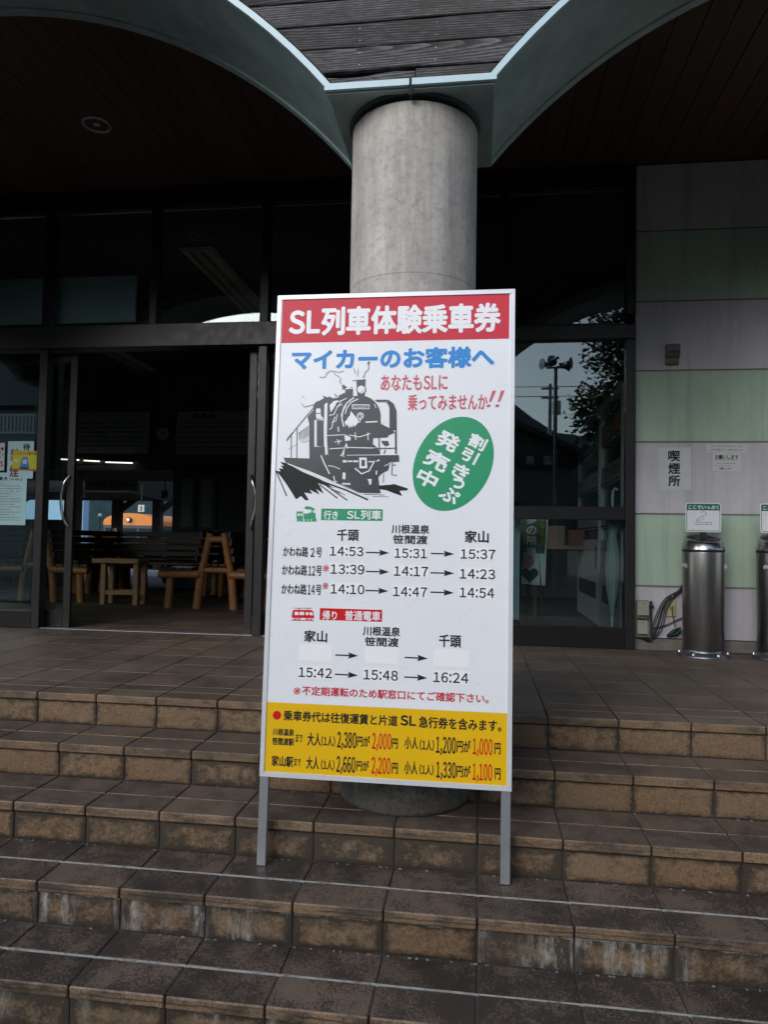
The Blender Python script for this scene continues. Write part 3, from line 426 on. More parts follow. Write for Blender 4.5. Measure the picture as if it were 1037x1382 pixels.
TRAIN= [('D', [[0.0166, 1.4468], [0.0388, 1.4238], [0.0622, 1.3938], [0.1004, 1.3379], [0.1074, 1.3423], [0.1193, 1.3506], [0.1365, 1.3344], [0.1502, 1.3362], [0.131, 1.3643], [0.1633, 1.3591], [0.1517, 1.3753], [0.1909, 1.3566], [0.1764, 1.3782], [0.2073, 1.3595], [0.184, 1.4], [0.245, 1.3814], [0.1946, 1.4137], [0.1217, 1.4434], [0.0592, 1.4761], [0.0321, 1.4816], [0.0484, 1.4651], [0.0343, 1.4678], [0.046, 1.4541], [0.0291, 1.4568], [0.0352, 1.4447]]), ('D', [[0.0145, 1.4476], [0.0346, 1.4065], [0.0618, 1.3492], [0.0658, 1.351], [0.0386, 1.4082], [0.0186, 1.4494]]), ('D', [[0.1938, 1.4054], [0.2934, 1.3709], [0.3756, 1.3355], [0.3779, 1.341], [0.2954, 1.3764], [0.1957, 1.4111]]), ('D', [[0.2049, 1.3957], [0.297, 1.3341], [0.2994, 1.3377], [0.2073, 1.3992]]), ('D', [[0.1884, 1.3929], [0.2585, 1.3419], [0.2611, 1.3454], [0.1909, 1.3964]]), ('D', [[0.2226, 1.383], [0.2725, 1.3644], [0.2732, 1.3664], [0.2234, 1.385]]), ('D', [[0.2339, 1.3749], [0.2891, 1.3548], [0.2898, 1.3568], [0.2346, 1.3769]]), ('D', [[0.4131, 1.3923], [0.4614, 1.3964], [0.4721, 1.3991], [0.5259, 1.3823], [0.5234, 1.3754], [0.4941, 1.3735], [0.5052, 1.3538], [0.4729, 1.3643], [0.4458, 1.3748], [0.4134, 1.3799]]), ('D', [[0.3599, 1.3585], [0.4382, 1.356], [0.4382, 1.3581], [0.36, 1.3607]]), ('D', [[0.3926, 1.3505], [0.4544, 1.3499], [0.4544, 1.3515], [0.3926, 1.3521]]), ('D', [[0.0575, 1.5607], [0.0895, 1.6049], [0.1564, 1.6877], [0.1538, 1.6899], [0.0868, 1.607], [0.0547, 1.5627]]), ('D', [[0.0537, 1.5667], [0.0779, 1.5943], [0.0767, 1.5954], [0.0524, 1.5678]]), ('D', [[0.0719, 1.581], [0.075, 1.4965], [0.0778, 1.4965], [0.0747, 1.581]]), ('D', [[0.0929, 1.6115], [0.0959, 1.4966], [0.0992, 1.4965], [0.0963, 1.6114]]), ('D', [[0.0632, 1.528], [0.0988, 1.5501], [0.0981, 1.551], [0.0626, 1.529]]), ('D', [[0.1339, 1.6556], [0.1581, 1.6832], [0.1593, 1.6472], [0.1555, 1.6278], [0.1434, 1.6223]]), ('D', [[0.0461, 1.4976], [0.1477, 1.4944], [0.204, 1.4628], [0.2164, 1.4193], [0.1493, 1.4462], [0.0931, 1.4652], [0.0535, 1.48]]), ('D', [[0.1413, 1.6278], [0.1469, 1.4944], [0.1507, 1.4945], [0.1452, 1.6279]]), ('D', [[0.1005, 1.5895], [0.1441, 1.6203], [0.1428, 1.6221], [0.0992, 1.5913]]), ('D', [[0.1181, 1.5542], [0.1456, 1.563], [0.1451, 1.5645], [0.1175, 1.5558]]), ('D', [[0.1024, 1.5903], [0.1043, 1.5671], [0.106, 1.5672], [0.104, 1.5904]]), ('D', [[0.1067, 1.5933], [0.1091, 1.5566], [0.1108, 1.5567], [0.1084, 1.5934]]), ('D', [[0.1111, 1.5963], [0.1131, 1.5704], [0.1148, 1.5705], [0.1128, 1.5963]]), ('D', [[0.1155, 1.5993], [0.1179, 1.5599], [0.1196, 1.5599], [0.1171, 1.5993]]), ('D', [[0.1198, 1.6022], [0.1219, 1.5737], [0.1236, 1.5738], [0.1215, 1.6023]]), ('D', [[0.1242, 1.6052], [0.1267, 1.5632], [0.1284, 1.5632], [0.1259, 1.6052]]), ('D', [[0.1285, 1.6082], [0.1307, 1.577], [0.1324, 1.577], [0.1302, 1.6082]]), ('D', [[0.1329, 1.6112], [0.1355, 1.5665], [0.1372, 1.5665], [0.1346, 1.6112]]), ('D', [[0.1373, 1.6141], [0.1395, 1.5803], [0.1412, 1.5803], [0.1389, 1.6142]]), ('D', [[0.1548, 1.6999], [0.1655, 1.7137], [0.182, 1.7191], [0.1957, 1.7274], [0.1897, 1.7385], [0.2095, 1.73], [0.2177, 1.7338], [0.2335, 1.7242], [0.2241, 1.7077], [0.2205, 1.644], [0.201, 1.6469], [0.1594, 1.6433]]), ('D', [[0.1425, 1.65], [0.1603, 1.6499], [0.1641, 1.534], [0.1532, 1.5285], [0.1458, 1.5505]]), ('D', [[0.1706, 1.6416], [0.1967, 1.6414], [0.2016, 1.5395], [0.1738, 1.5428]]), ('D', [[0.1462, 1.5395], [0.2126, 1.5395], [0.2274, 1.4193], [0.1491, 1.4517]]), ('W', [[0.1664, 1.6843], [0.1702, 1.6876], [0.1814, 1.6875], [0.1848, 1.683], [0.1853, 1.6692], [0.1669, 1.6693]]), ('W', [[0.1659, 1.6654], [0.1865, 1.6664], [0.1879, 1.6553], [0.1953, 1.6519], [0.1938, 1.6464], [0.1693, 1.6476]]), ('D', [[0.1962, 1.7107], [0.2346, 1.727], [0.2842, 1.7321], [0.3281, 1.7355], [0.3082, 1.6601], [0.289, 1.5613], [0.2687, 1.5066], [0.2192, 1.5066], [0.2113, 1.5834], [0.1988, 1.6276]]), ('W', [[0.1987, 1.7023], [0.2101, 1.7106], [0.2118, 1.5834], [0.2157, 1.5121], [0.2082, 1.5066], [0.2002, 1.5835]]), ('W', [[0.2188, 1.6994], [0.2349, 1.7159], [0.2514, 1.7185], [0.2357, 1.6882], [0.224, 1.6717]]), ('W', [[0.2192, 1.659], [0.2377, 1.6621], [0.2482, 1.6872], [0.2641, 1.7091], [0.2614, 1.7111], [0.2453, 1.6889], [0.2353, 1.6645], [0.2185, 1.6623]]), ('W', [[0.2228, 1.6042], [0.2329, 1.613], [0.2346, 1.6325], [0.2438, 1.6543], [0.2407, 1.6556], [0.2314, 1.6334], [0.2298, 1.6143], [0.2206, 1.6067]]), ('W', [[0.2296, 1.6316], [0.2467, 1.6376], [0.2516, 1.6657], [0.2489, 1.6662], [0.2443, 1.6392], [0.2286, 1.6343]]), ('W', [[0.2354, 1.7087], [0.2631, 1.7141], [0.2851, 1.725], [0.2836, 1.728], [0.262, 1.7172], [0.2347, 1.712]]), ('W', [[0.2472, 1.6923], [0.269, 1.7005], [0.268, 1.703], [0.2461, 1.6949]]), ('W', [[0.2523, 1.6161], [0.2545, 1.5969], [0.2589, 1.5972], [0.2566, 1.6165]]), ('D', [[0.4165, 1.655], [0.4155, 1.6394], [0.4115, 1.6245], [0.4048, 1.6107], [0.3956, 1.5986], [0.3843, 1.5888], [0.3713, 1.5814], [0.3572, 1.5769], [0.3423, 1.5754], [0.3273, 1.577], [0.3128, 1.5816], [0.2994, 1.589], [0.2874, 1.599], [0.2775, 1.6112], [0.27, 1.6251], [0.2652, 1.6402], [0.2632, 1.6559], [0.2642, 1.6717], [0.2682, 1.6868], [0.2749, 1.7007], [0.2842, 1.7128], [0.2956, 1.7228], [0.3087, 1.7301], [0.323, 1.7345], [0.338, 1.7359], [0.353, 1.7342], [0.3676, 1.7295], [0.381, 1.722], [0.3928, 1.7118], [0.4026, 1.6996], [0.41, 1.6857], [0.4147, 1.6706]]), ('D', [[0.2645, 1.6493], [0.4151, 1.6484], [0.4183, 1.6265], [0.4403, 1.6155], [0.4567, 1.6073], [0.4732, 1.5936], [0.4475, 1.5828], [0.4439, 1.5747], [0.3898, 1.5721], [0.3887, 1.5503], [0.4097, 1.5339], [0.4158, 1.5068], [0.2796, 1.5067], [0.2831, 1.5394], [0.2951, 1.5394], [0.2847, 1.5613], [0.3054, 1.564], [0.2772, 1.5915]]), ('W', [[0.3115, 1.7308], [0.2831, 1.7085], [0.2672, 1.672], [0.2663, 1.6436], [0.2744, 1.6157], [0.2786, 1.6168], [0.2707, 1.644], [0.2715, 1.6707], [0.2867, 1.7058], [0.3143, 1.7272]]), ('W', [[0.3276, 1.7251], [0.3001, 1.7113], [0.2837, 1.6887], [0.2787, 1.6662], [0.2824, 1.6653], [0.2872, 1.6869], [0.3026, 1.7083], [0.3294, 1.7216]]), ('W', [[0.2974, 1.7216], [0.2733, 1.694], [0.2622, 1.6552], [0.2643, 1.6545], [0.2752, 1.6929], [0.2991, 1.7201]]), ('W', [[0.3907, 1.703], [0.3965, 1.6865], [0.3991, 1.6874], [0.3932, 1.7039]]), ('D', [[0.32, 1.7938], [0.355, 1.7989], [0.3534, 1.7341], [0.3255, 1.7317]]), ('D', [[0.3047, 1.7926], [0.3552, 1.7964], [0.3549, 1.7991], [0.3044, 1.7953]]), ('D', [[0.3583, 1.759], [0.358, 1.7553], [0.357, 1.7518], [0.3554, 1.7485], [0.3531, 1.7457], [0.3504, 1.7434], [0.3472, 1.7417], [0.3437, 1.7407], [0.3401, 1.7403], [0.3364, 1.7407], [0.3329, 1.7419], [0.3296, 1.7436], [0.3267, 1.746], [0.3243, 1.7489], [0.3225, 1.7521], [0.3214, 1.7557], [0.3209, 1.7594], [0.3212, 1.763], [0.3221, 1.7666], [0.3238, 1.7698], [0.326, 1.7726], [0.3288, 1.7749], [0.332, 1.7766], [0.3355, 1.7777], [0.3391, 1.778], [0.3428, 1.7776], [0.3463, 1.7765], [0.3496, 1.7747], [0.3525, 1.7723], [0.3548, 1.7694], [0.3567, 1.7662], [0.3578, 1.7626]]), ('W', [[0.3544, 1.759], [0.3542, 1.7561], [0.3534, 1.7533], [0.3521, 1.7507], [0.3504, 1.7485], [0.3482, 1.7467], [0.3456, 1.7453], [0.3429, 1.7445], [0.34, 1.7442], [0.3371, 1.7445], [0.3343, 1.7454], [0.3317, 1.7468], [0.3294, 1.7487], [0.3275, 1.751], [0.326, 1.7536], [0.3251, 1.7564], [0.3247, 1.7593], [0.325, 1.7622], [0.3257, 1.765], [0.327, 1.7676], [0.3288, 1.7699], [0.331, 1.7717], [0.3335, 1.773], [0.3363, 1.7739], [0.3392, 1.7741], [0.3421, 1.7738], [0.3449, 1.7729], [0.3475, 1.7715], [0.3498, 1.7696], [0.3517, 1.7673], [0.3531, 1.7647], [0.3541, 1.7619]]), ('D', [[0.3335, 1.7462], [0.3437, 1.7485], [0.3502, 1.7586], [0.3488, 1.7595], [0.3427, 1.7498], [0.3331, 1.7479]]), ('D', [[0.2779, 1.7598], [0.307, 1.7634], [0.3078, 1.7346], [0.2761, 1.7266]]), ('D', [[0.262, 1.7739], [0.2718, 1.7794], [0.2764, 1.7737], [0.2842, 1.7698], [0.2766, 1.7643], [0.2813, 1.7565], [0.2723, 1.761], [0.2646, 1.7611], [0.2688, 1.7677]]), ('D', [[0.2509, 1.7352], [0.2754, 1.7477], [0.2799, 1.7266], [0.2513, 1.7213]]), ('W', [[0.3054, 1.702], [0.3729, 1.7014], [0.3733, 1.6833], [0.3059, 1.6838]]), ('D', [[0.3082, 1.6992], [0.3702, 1.6987], [0.3705, 1.686], [0.3086, 1.6865]]), ('W', [[0.3023, 1.6766], [0.3148, 1.6611], [0.3306, 1.6434], [0.3336, 1.6335], [0.3177, 1.616], [0.3115, 1.6227], [0.3085, 1.6117], [0.3011, 1.6205], [0.2987, 1.6095], [0.2883, 1.6261], [0.2853, 1.6173], [0.2787, 1.6338], [0.2899, 1.6464], [0.293, 1.6547], [0.2974, 1.6557]]), ('W', [[0.3521, 1.6576], [0.352, 1.655], [0.3513, 1.6525], [0.3501, 1.6503], [0.3485, 1.6483], [0.3466, 1.6467], [0.3444, 1.6455], [0.3419, 1.6447], [0.3394, 1.6445], [0.3368, 1.6447], [0.3343, 1.6455], [0.332, 1.6467], [0.33, 1.6484], [0.3283, 1.6504], [0.327, 1.6527], [0.3262, 1.6552], [0.3259, 1.6578], [0.326, 1.6603], [0.3267, 1.6628], [0.3279, 1.6651], [0.3295, 1.6671], [0.3314, 1.6687], [0.3336, 1.6699], [0.3361, 1.6706], [0.3387, 1.6709], [0.3412, 1.6706], [0.3437, 1.6698], [0.346, 1.6686], [0.348, 1.6669], [0.3497, 1.6649], [0.351, 1.6626], [0.3518, 1.6602]]), ('D', [[0.3483, 1.6576], [0.3482, 1.6558], [0.3477, 1.654], [0.3469, 1.6524], [0.3458, 1.651], [0.3444, 1.6499], [0.3428, 1.649], [0.3411, 1.6485], [0.3393, 1.6483], [0.3374, 1.6485], [0.3357, 1.6491], [0.334, 1.6499], [0.3326, 1.6511], [0.3314, 1.6525], [0.3305, 1.6541], [0.3299, 1.6559], [0.3297, 1.6577], [0.3298, 1.6596], [0.3303, 1.6613], [0.3311, 1.6629], [0.3322, 1.6643], [0.3336, 1.6655], [0.3352, 1.6663], [0.3369, 1.6669], [0.3388, 1.667], [0.3406, 1.6668], [0.3423, 1.6663], [0.344, 1.6654], [0.3454, 1.6642], [0.3466, 1.6628], [0.3475, 1.6612], [0.3481, 1.6594]]), ('W', [[0.3452, 1.6645], [0.3349, 1.6633], [0.335, 1.6565], [0.3435, 1.6557], [0.3402, 1.6518], [0.3426, 1.6503], [0.3455, 1.6574], [0.3364, 1.6589], [0.3363, 1.6609], [0.3456, 1.6618]]), ('W', [[0.3374, 1.646], [0.3345, 1.6318], [0.3383, 1.6309], [0.3412, 1.6451]]), ('D', [[0.3944, 1.715], [0.443, 1.7146], [0.4609, 1.7016], [0.4719, 1.6753], [0.4766, 1.5123], [0.4809, 1.5123], [0.4762, 1.6755], [0.4644, 1.7042], [0.4437, 1.7189], [0.3943, 1.7194]]), ('D', [[0.438, 1.7152], [0.4488, 1.7151], [0.4654, 1.7001], [0.4747, 1.6699], [0.4762, 1.6018], [0.4546, 1.6035], [0.4518, 1.681]]), ('D', [[0.4, 1.7103], [0.4365, 1.71], [0.4491, 1.6919], [0.4511, 1.6046], [0.4538, 1.6046], [0.4518, 1.6922], [0.4374, 1.7126], [0.3999, 1.713]]), ('W', [[0.3595, 1.6309], [0.4052, 1.6329], [0.4049, 1.6378], [0.3591, 1.6359]]), ('W', [[0.4209, 1.6298], [0.4372, 1.6297], [0.4372, 1.6319], [0.4209, 1.632]]), ('D', [[0.4716, 1.5936], [0.4744, 1.5122], [0.4777, 1.5123], [0.4748, 1.5936]]), ('W', [[0.2114, 1.581], [0.2801, 1.5841], [0.299, 1.5754], [0.3001, 1.5779], [0.2802, 1.5868], [0.2112, 1.5837]]), ('W', [[0.2802, 1.5822], [0.3051, 1.575], [0.3027, 1.5635], [0.2825, 1.5613]]), ('W', [[0.2497, 1.5654], [0.26, 1.5609], [0.2549, 1.5483], [0.258, 1.547], [0.2632, 1.5618], [0.2511, 1.5683]]), ('W', [[0.2427, 1.5556], [0.2701, 1.56], [0.2696, 1.5627], [0.2422, 1.5584]]), ('W', [[0.2241, 1.5296], [0.3118, 1.5351], [0.3115, 1.5383], [0.2238, 1.5329]]), ('W', [[0.298, 1.5827], [0.338, 1.5749], [0.3795, 1.588], [0.3785, 1.5911], [0.3377, 1.5782], [0.2985, 1.5859]]), ('W', [[0.3183, 1.5939], [0.3224, 1.5654], [0.3256, 1.5658], [0.3215, 1.5943]]), ('W', [[0.3674, 1.5939], [0.3693, 1.5644], [0.3726, 1.5645], [0.3707, 1.594]]), ('W', [[0.3117, 1.5345], [0.4097, 1.5323], [0.4097, 1.5356], [0.3117, 1.5378]]), ('D', [[0.3908, 1.5312], [0.4746, 1.5323], [0.4744, 1.5355], [0.3907, 1.5345]]), ('D', [[0.4093, 1.5856], [0.4137, 1.5121], [0.4175, 1.5123], [0.413, 1.5857]]), ('D', [[0.4198, 1.5622], [0.4469, 1.5611], [0.451, 1.5469], [0.4366, 1.5415], [0.4266, 1.5502]]), ('D', [[0.4334, 1.5116], [0.4395, 1.5279], [0.4364, 1.5291], [0.4303, 1.5128]]), ('D', [[0.2026, 1.5066], [0.4885, 1.508], [0.4906, 1.4842], [0.4552, 1.4809], [0.4505, 1.4528], [0.4229, 1.4365], [0.4123, 1.4246], [0.4188, 1.3826], [0.4235, 1.3639], [0.3436, 1.3649], [0.2942, 1.3818], [0.2609, 1.3978], [0.2164, 1.4193], [0.2038, 1.4683]]), ('W', [[0.0646, 1.4713], [0.2051, 1.4171], [0.2937, 1.3835], [0.3733, 1.348], [0.3742, 1.35], [0.2945, 1.3855], [0.2058, 1.4191], [0.0653, 1.4733]]), ('W', [[0.3221, 1.4559], [0.3494, 1.4338], [0.38, 1.4465], [0.4, 1.485], [0.3957, 1.4873], [0.3765, 1.4499], [0.3502, 1.4386], [0.3252, 1.4596]]), ('W', [[0.3389, 1.498], [0.3672, 1.4981], [0.3709, 1.4579], [0.3411, 1.4567]]), ('D', [[0.3478, 1.4893], [0.3609, 1.4894], [0.3615, 1.466], [0.3485, 1.4644]]), ('W', [[0.2766, 1.4794], [0.2914, 1.4794], [0.2911, 1.4881], [0.2763, 1.4881]]), ('W', [[0.2946, 1.4811], [0.3132, 1.4811], [0.313, 1.4865], [0.2945, 1.4865]]), ('W', [[0.3165, 1.4806], [0.335, 1.4806], [0.3348, 1.4871], [0.3163, 1.4871]]), ('W', [[0.3742, 1.4802], [0.3926, 1.4802], [0.3925, 1.4845], [0.3741, 1.4845]]), ('W', [[0.4066, 1.4818], [0.4173, 1.4873], [0.415, 1.4916], [0.4044, 1.4862]]), ('W', [[0.1896, 1.5057], [0.2045, 1.4728], [0.225, 1.4347], [0.2288, 1.4366], [0.2084, 1.4747], [0.1936, 1.5074]]), ('W', [[0.2202, 1.4659], [0.2422, 1.4627], [0.267, 1.4525], [0.268, 1.455], [0.2429, 1.4653], [0.2206, 1.4686]]), ('W', [[0.2417, 1.4272], [0.2469, 1.4017], [0.2506, 1.4024], [0.2455, 1.4279]]), ('W', [[0.2511, 1.4009], [0.2574, 1.4075], [0.255, 1.4098], [0.2487, 1.4032]]), ('W', [[0.264, 1.5053], [0.2822, 1.501], [0.2828, 1.5036], [0.2646, 1.508]]), ('W', [[0.4368, 1.4651], [0.4602, 1.4775], [0.4589, 1.4799], [0.4355, 1.4674]]), ('W', [[0.2761, 1.4017], [0.3078, 1.4008], [0.308, 1.3938], [0.2763, 1.3952]]), ('D', [[0.2784, 1.3974], [0.3057, 1.3965], [0.3057, 1.3975], [0.2784, 1.3984]]), ('W', [[0.372, 1.4158], [0.3882, 1.4175], [0.3871, 1.3959], [0.3796, 1.3958], [0.3782, 1.4066]]), ('W', [[0.2777, 1.4413], [0.2881, 1.4403], [0.2888, 1.4153], [0.2768, 1.4163]]), ('W', [[0.4037, 1.4483], [0.4085, 1.4494], [0.4078, 1.4338], [0.4035, 1.4332]]), ('W', [[0.2906, 1.5056], [0.4751, 1.5079], [0.475, 1.5101], [0.2906, 1.5078]]), ('D', [[0.4636, 1.4799], [0.462, 1.4336], [0.482, 1.4301], [0.4823, 1.4327], [0.4645, 1.4344], [0.4663, 1.4798]]), ('D', [[0.4652, 1.469], [0.4786, 1.4691], [0.4786, 1.4712], [0.4651, 1.4712]]), ('D', [[0.4315, 1.4366], [0.4312, 1.4043], [0.4333, 1.4042], [0.4336, 1.4365]]), ('D', [[0.1759, 1.8104], [0.1876, 1.8057], [0.1993, 1.8103], [0.2045, 1.8242], [0.2204, 1.8332], [0.2308, 1.8294], [0.2367, 1.8181], [0.2509, 1.8095], [0.258, 1.8017], [0.254, 1.7877], [0.2645, 1.7787], [0.2657, 1.7802], [0.2558, 1.7881], [0.2599, 1.8019], [0.2521, 1.811], [0.238, 1.8195], [0.2321, 1.8308], [0.22, 1.8351], [0.203, 1.8256], [0.1979, 1.8116], [0.1875, 1.8076], [0.1766, 1.8122]]), ('D', [[0.2311, 1.8321], [0.2482, 1.8262], [0.2705, 1.8315], [0.27, 1.8331], [0.2482, 1.8279], [0.2316, 1.8337]]), ('D', [[0.1109, 1.736], [0.1179, 1.7276], [0.1192, 1.7286], [0.1122, 1.7371]]), ('D', [[0.1089, 1.7082], [0.1182, 1.6927], [0.1328, 1.6947], [0.155, 1.7018], [0.1543, 1.7036], [0.1323, 1.6966], [0.1191, 1.6944], [0.1106, 1.7091]]), ('D', [[0.3648, 1.8671], [0.364, 1.8368], [0.3523, 1.8261], [0.3445, 1.8038], [0.3466, 1.803], [0.3542, 1.8249], [0.3661, 1.8361], [0.367, 1.867]]), ('D', [[0.3624, 1.857], [0.3705, 1.8652], [0.3669, 1.8688], [0.3588, 1.8606]]), ('D', [[0.3079, 1.8427], [0.314, 1.8203], [0.3156, 1.8207], [0.3095, 1.8431]]), ('D', [[0.3246, 1.8399], [0.3227, 1.8093], [0.3241, 1.8092], [0.326, 1.8398]]), ('D', [[0.2971, 1.7671], [0.3054, 1.7687], [0.305, 1.7703], [0.2968, 1.7688]]), ('D', [[0.2359, 1.7427], [0.2441, 1.7349], [0.2393, 1.7337], [0.2406, 1.7312], [0.2467, 1.7355], [0.2378, 1.7446]])]
PLATE= [0.3107, 1.6882, 0.3681, 1.6971]
ICONS= [('green', [[[0.1045, 1.254], [0.182, 1.254], [0.1819, 1.257], [0.1044, 1.257]], [[0.1042, 1.2921], [0.1287, 1.2923], [0.1298, 1.2623], [0.1053, 1.262]], [[0.1321, 1.2844], [0.1514, 1.2846], [0.1513, 1.2886], [0.1615, 1.2887], [0.1611, 1.3007], [0.1672, 1.3008], [0.1676, 1.2888], [0.1768, 1.2869], [0.1795, 1.2659], [0.1328, 1.2623]], [[0.1334, 1.3064], [0.1403, 1.3125], [0.1577, 1.3107], [0.1711, 1.3048], [0.1766, 1.2949], [0.1663, 1.2988], [0.1509, 1.3006], [0.1387, 1.3005]], [[0.1186, 1.2602], [0.1182, 1.258], [0.1168, 1.2562], [0.1148, 1.2552], [0.1125, 1.2552], [0.1105, 1.2561], [0.109, 1.2579], [0.1084, 1.26], [0.1088, 1.2622], [0.1102, 1.264], [0.1122, 1.265], [0.1145, 1.265], [0.1166, 1.2641], [0.118, 1.2623]], [[0.1298, 1.2603], [0.1294, 1.2581], [0.1281, 1.2564], [0.126, 1.2554], [0.1238, 1.2554], [0.1217, 1.2563], [0.1202, 1.258], [0.1196, 1.2602], [0.1201, 1.2624], [0.1214, 1.2641], [0.1234, 1.2651], [0.1257, 1.2651], [0.1278, 1.2642], [0.1293, 1.2625]], [[0.1472, 1.2605], [0.1467, 1.2584], [0.1454, 1.2566], [0.1434, 1.2556], [0.1411, 1.2556], [0.139, 1.2565], [0.1376, 1.2582], [0.137, 1.2604], [0.1374, 1.2626], [0.1388, 1.2643], [0.1408, 1.2653], [0.143, 1.2653], [0.1451, 1.2644], [0.1466, 1.2627]], [[0.1604, 1.2607], [0.16, 1.2585], [0.1586, 1.2568], [0.1566, 1.2558], [0.1543, 1.2558], [0.1523, 1.2567], [0.1508, 1.2584], [0.1502, 1.2606], [0.1507, 1.2627], [0.152, 1.2645], [0.154, 1.2655], [0.1563, 1.2655], [0.1584, 1.2646], [0.1598, 1.2629]], [[0.1736, 1.2609], [0.1732, 1.2587], [0.1718, 1.2569], [0.1698, 1.256], [0.1676, 1.2559], [0.1655, 1.2569], [0.164, 1.2586], [0.1634, 1.2607], [0.1639, 1.2629], [0.1652, 1.2647], [0.1672, 1.2657], [0.1695, 1.2657], [0.1716, 1.2647], [0.173, 1.263]], [[0.1827, 1.261], [0.1823, 1.2588], [0.181, 1.2571], [0.179, 1.2561], [0.1767, 1.256], [0.1746, 1.257], [0.1732, 1.2587], [0.1726, 1.2609], [0.173, 1.263], [0.1744, 1.2648], [0.1764, 1.2658], [0.1786, 1.2658], [0.1807, 1.2649], [0.1822, 1.2631]]]), ('white', [[[0.1096, 1.2841], [0.1168, 1.2842], [0.1171, 1.2752], [0.1099, 1.2751]], [[0.1198, 1.2842], [0.1259, 1.2843], [0.1263, 1.2753], [0.1201, 1.2752]]]), ('red2', [[[0.0974, 0.8831], [0.185, 0.8839], [0.1849, 0.8868], [0.0973, 0.886]], [[0.1022, 0.9194], [0.1081, 0.9235], [0.1746, 0.9244], [0.1818, 0.9188], [0.1857, 0.8946], [0.0991, 0.8939]], [[0.1059, 0.9283], [0.1443, 0.9294], [0.1442, 0.9314], [0.1058, 0.9303]], [[0.118, 0.9297], [0.1263, 0.9231], [0.1342, 0.9301], [0.1321, 0.9301], [0.1263, 0.925], [0.12, 0.9297]], [[0.1533, 0.9307], [0.1616, 0.9241], [0.1694, 0.9311], [0.1674, 0.9311], [0.1615, 0.926], [0.1553, 0.9307]], [[0.1443, 0.9294], [0.1764, 0.9303], [0.1764, 0.9323], [0.1442, 0.9314]], [[0.1183, 0.8916], [0.1178, 0.889], [0.1162, 0.8869], [0.1138, 0.8857], [0.1111, 0.8856], [0.1087, 0.8867], [0.1069, 0.8887], [0.1062, 0.8912], [0.1067, 0.8938], [0.1084, 0.8958], [0.1107, 0.897], [0.1134, 0.8971], [0.1159, 0.8961], [0.1177, 0.8941]], [[0.1335, 0.892], [0.1329, 0.8895], [0.1313, 0.8874], [0.129, 0.8862], [0.1263, 0.8861], [0.1238, 0.8871], [0.1221, 0.8891], [0.1214, 0.8917], [0.1219, 0.8942], [0.1235, 0.8963], [0.1259, 0.8975], [0.1286, 0.8976], [0.131, 0.8965], [0.1328, 0.8945]], [[0.1636, 0.8929], [0.1631, 0.8904], [0.1615, 0.8883], [0.1591, 0.8871], [0.1564, 0.887], [0.154, 0.8881], [0.1523, 0.8901], [0.1516, 0.8926], [0.1521, 0.8951], [0.1537, 0.8972], [0.1561, 0.8984], [0.1587, 0.8985], [0.1612, 0.8974], [0.1629, 0.8954]], [[0.1787, 0.8934], [0.1782, 0.8908], [0.1766, 0.8888], [0.1742, 0.8876], [0.1715, 0.8875], [0.1691, 0.8885], [0.1673, 0.8905], [0.1666, 0.893], [0.1671, 0.8956], [0.1688, 0.8977], [0.1711, 0.8989], [0.1738, 0.8989], [0.1763, 0.8979], [0.178, 0.8959]]]), ('white', [[[0.1104, 0.9157], [0.1245, 0.9162], [0.125, 0.9044], [0.1108, 0.904]], [[0.1286, 0.9163], [0.1467, 0.9168], [0.1471, 0.9051], [0.129, 0.9046]], [[0.1528, 0.916], [0.1628, 0.9163], [0.1632, 0.9056], [0.1531, 0.9053]], [[0.1669, 0.9164], [0.1789, 0.9158], [0.1803, 0.9051], [0.1672, 0.9057]], [[0.1148, 0.8915], [0.1141, 0.8897], [0.1124, 0.8889], [0.1106, 0.8896], [0.1098, 0.8913], [0.1104, 0.893], [0.1122, 0.8938], [0.114, 0.8932]], [[0.1299, 0.8919], [0.1293, 0.8902], [0.1275, 0.8894], [0.1257, 0.8901], [0.1249, 0.8918], [0.1256, 0.8935], [0.1273, 0.8943], [0.1291, 0.8936]], [[0.1601, 0.8928], [0.1594, 0.8911], [0.1577, 0.8903], [0.1559, 0.891], [0.1551, 0.8927], [0.1558, 0.8944], [0.1575, 0.8952], [0.1593, 0.8945]], [[0.1752, 0.8933], [0.1745, 0.8915], [0.1727, 0.8908], [0.1709, 0.8914], [0.1701, 0.8931], [0.1708, 0.8949], [0.1726, 0.8956], [0.1744, 0.895]]])]

# ================================================================ GROUND, FLOOR, STEPS
def asphalt():
    t = NT('asphalt'); p = t.pos(); return t.base(t.mix(t.noise(p, 60, 4), (0.04, 0.04, 0.04), (0.075, 0.072, 0.07)), 0.9)
ASPH = asphalt()
g = MB(); g.add([(-900, -900, -0.004), (900, -900, -0.004), (900, 2.3, -0.004), (-900, 2.3, -0.004)], [(0, 1, 2, 3)])
struct(g.build('forecourt_ground', ASPH))
g = MB(); g.add([(-900, 11.2, -1.9), (900, 11.2, -1.9), (900, 900, -1.9), (-900, 900, -1.9)], [(0, 1, 2, 3)])
struct(g.build('rail_yard_ground', paint('ballast', (0.10, 0.09, 0.085), 0.95, var=0.3, sc_=20)))
XL, XR = -8.0, 7.0
PH = [-2.089, -1.789, -1.789, -1.488, -1.188]      # phase of the upright joints, step by step
floor = MB().box(XL, XR, Y0+0.0146, 6.0, -0.9, PZ-0.0045).build('entrance_floor', MORTAR); struct(floor)
steps = MB()
for k in range(5):
    steps.box(XL, XR, Y0-TD*k+0.0145, Y0-TD*(k-1)+0.0144, -0.9, PZ-RS*k-0.0045)
steps = steps.build('entrance_steps', MORTAR); struct(steps)
TW = 0.2945
def tile_me(w, d, h, m, c=0.003, name='tile', nose=False):
    mb = MB().box(-w/2, w/2, -d/2, d/2, -h, 0, c); return mb.mesh(name, m)
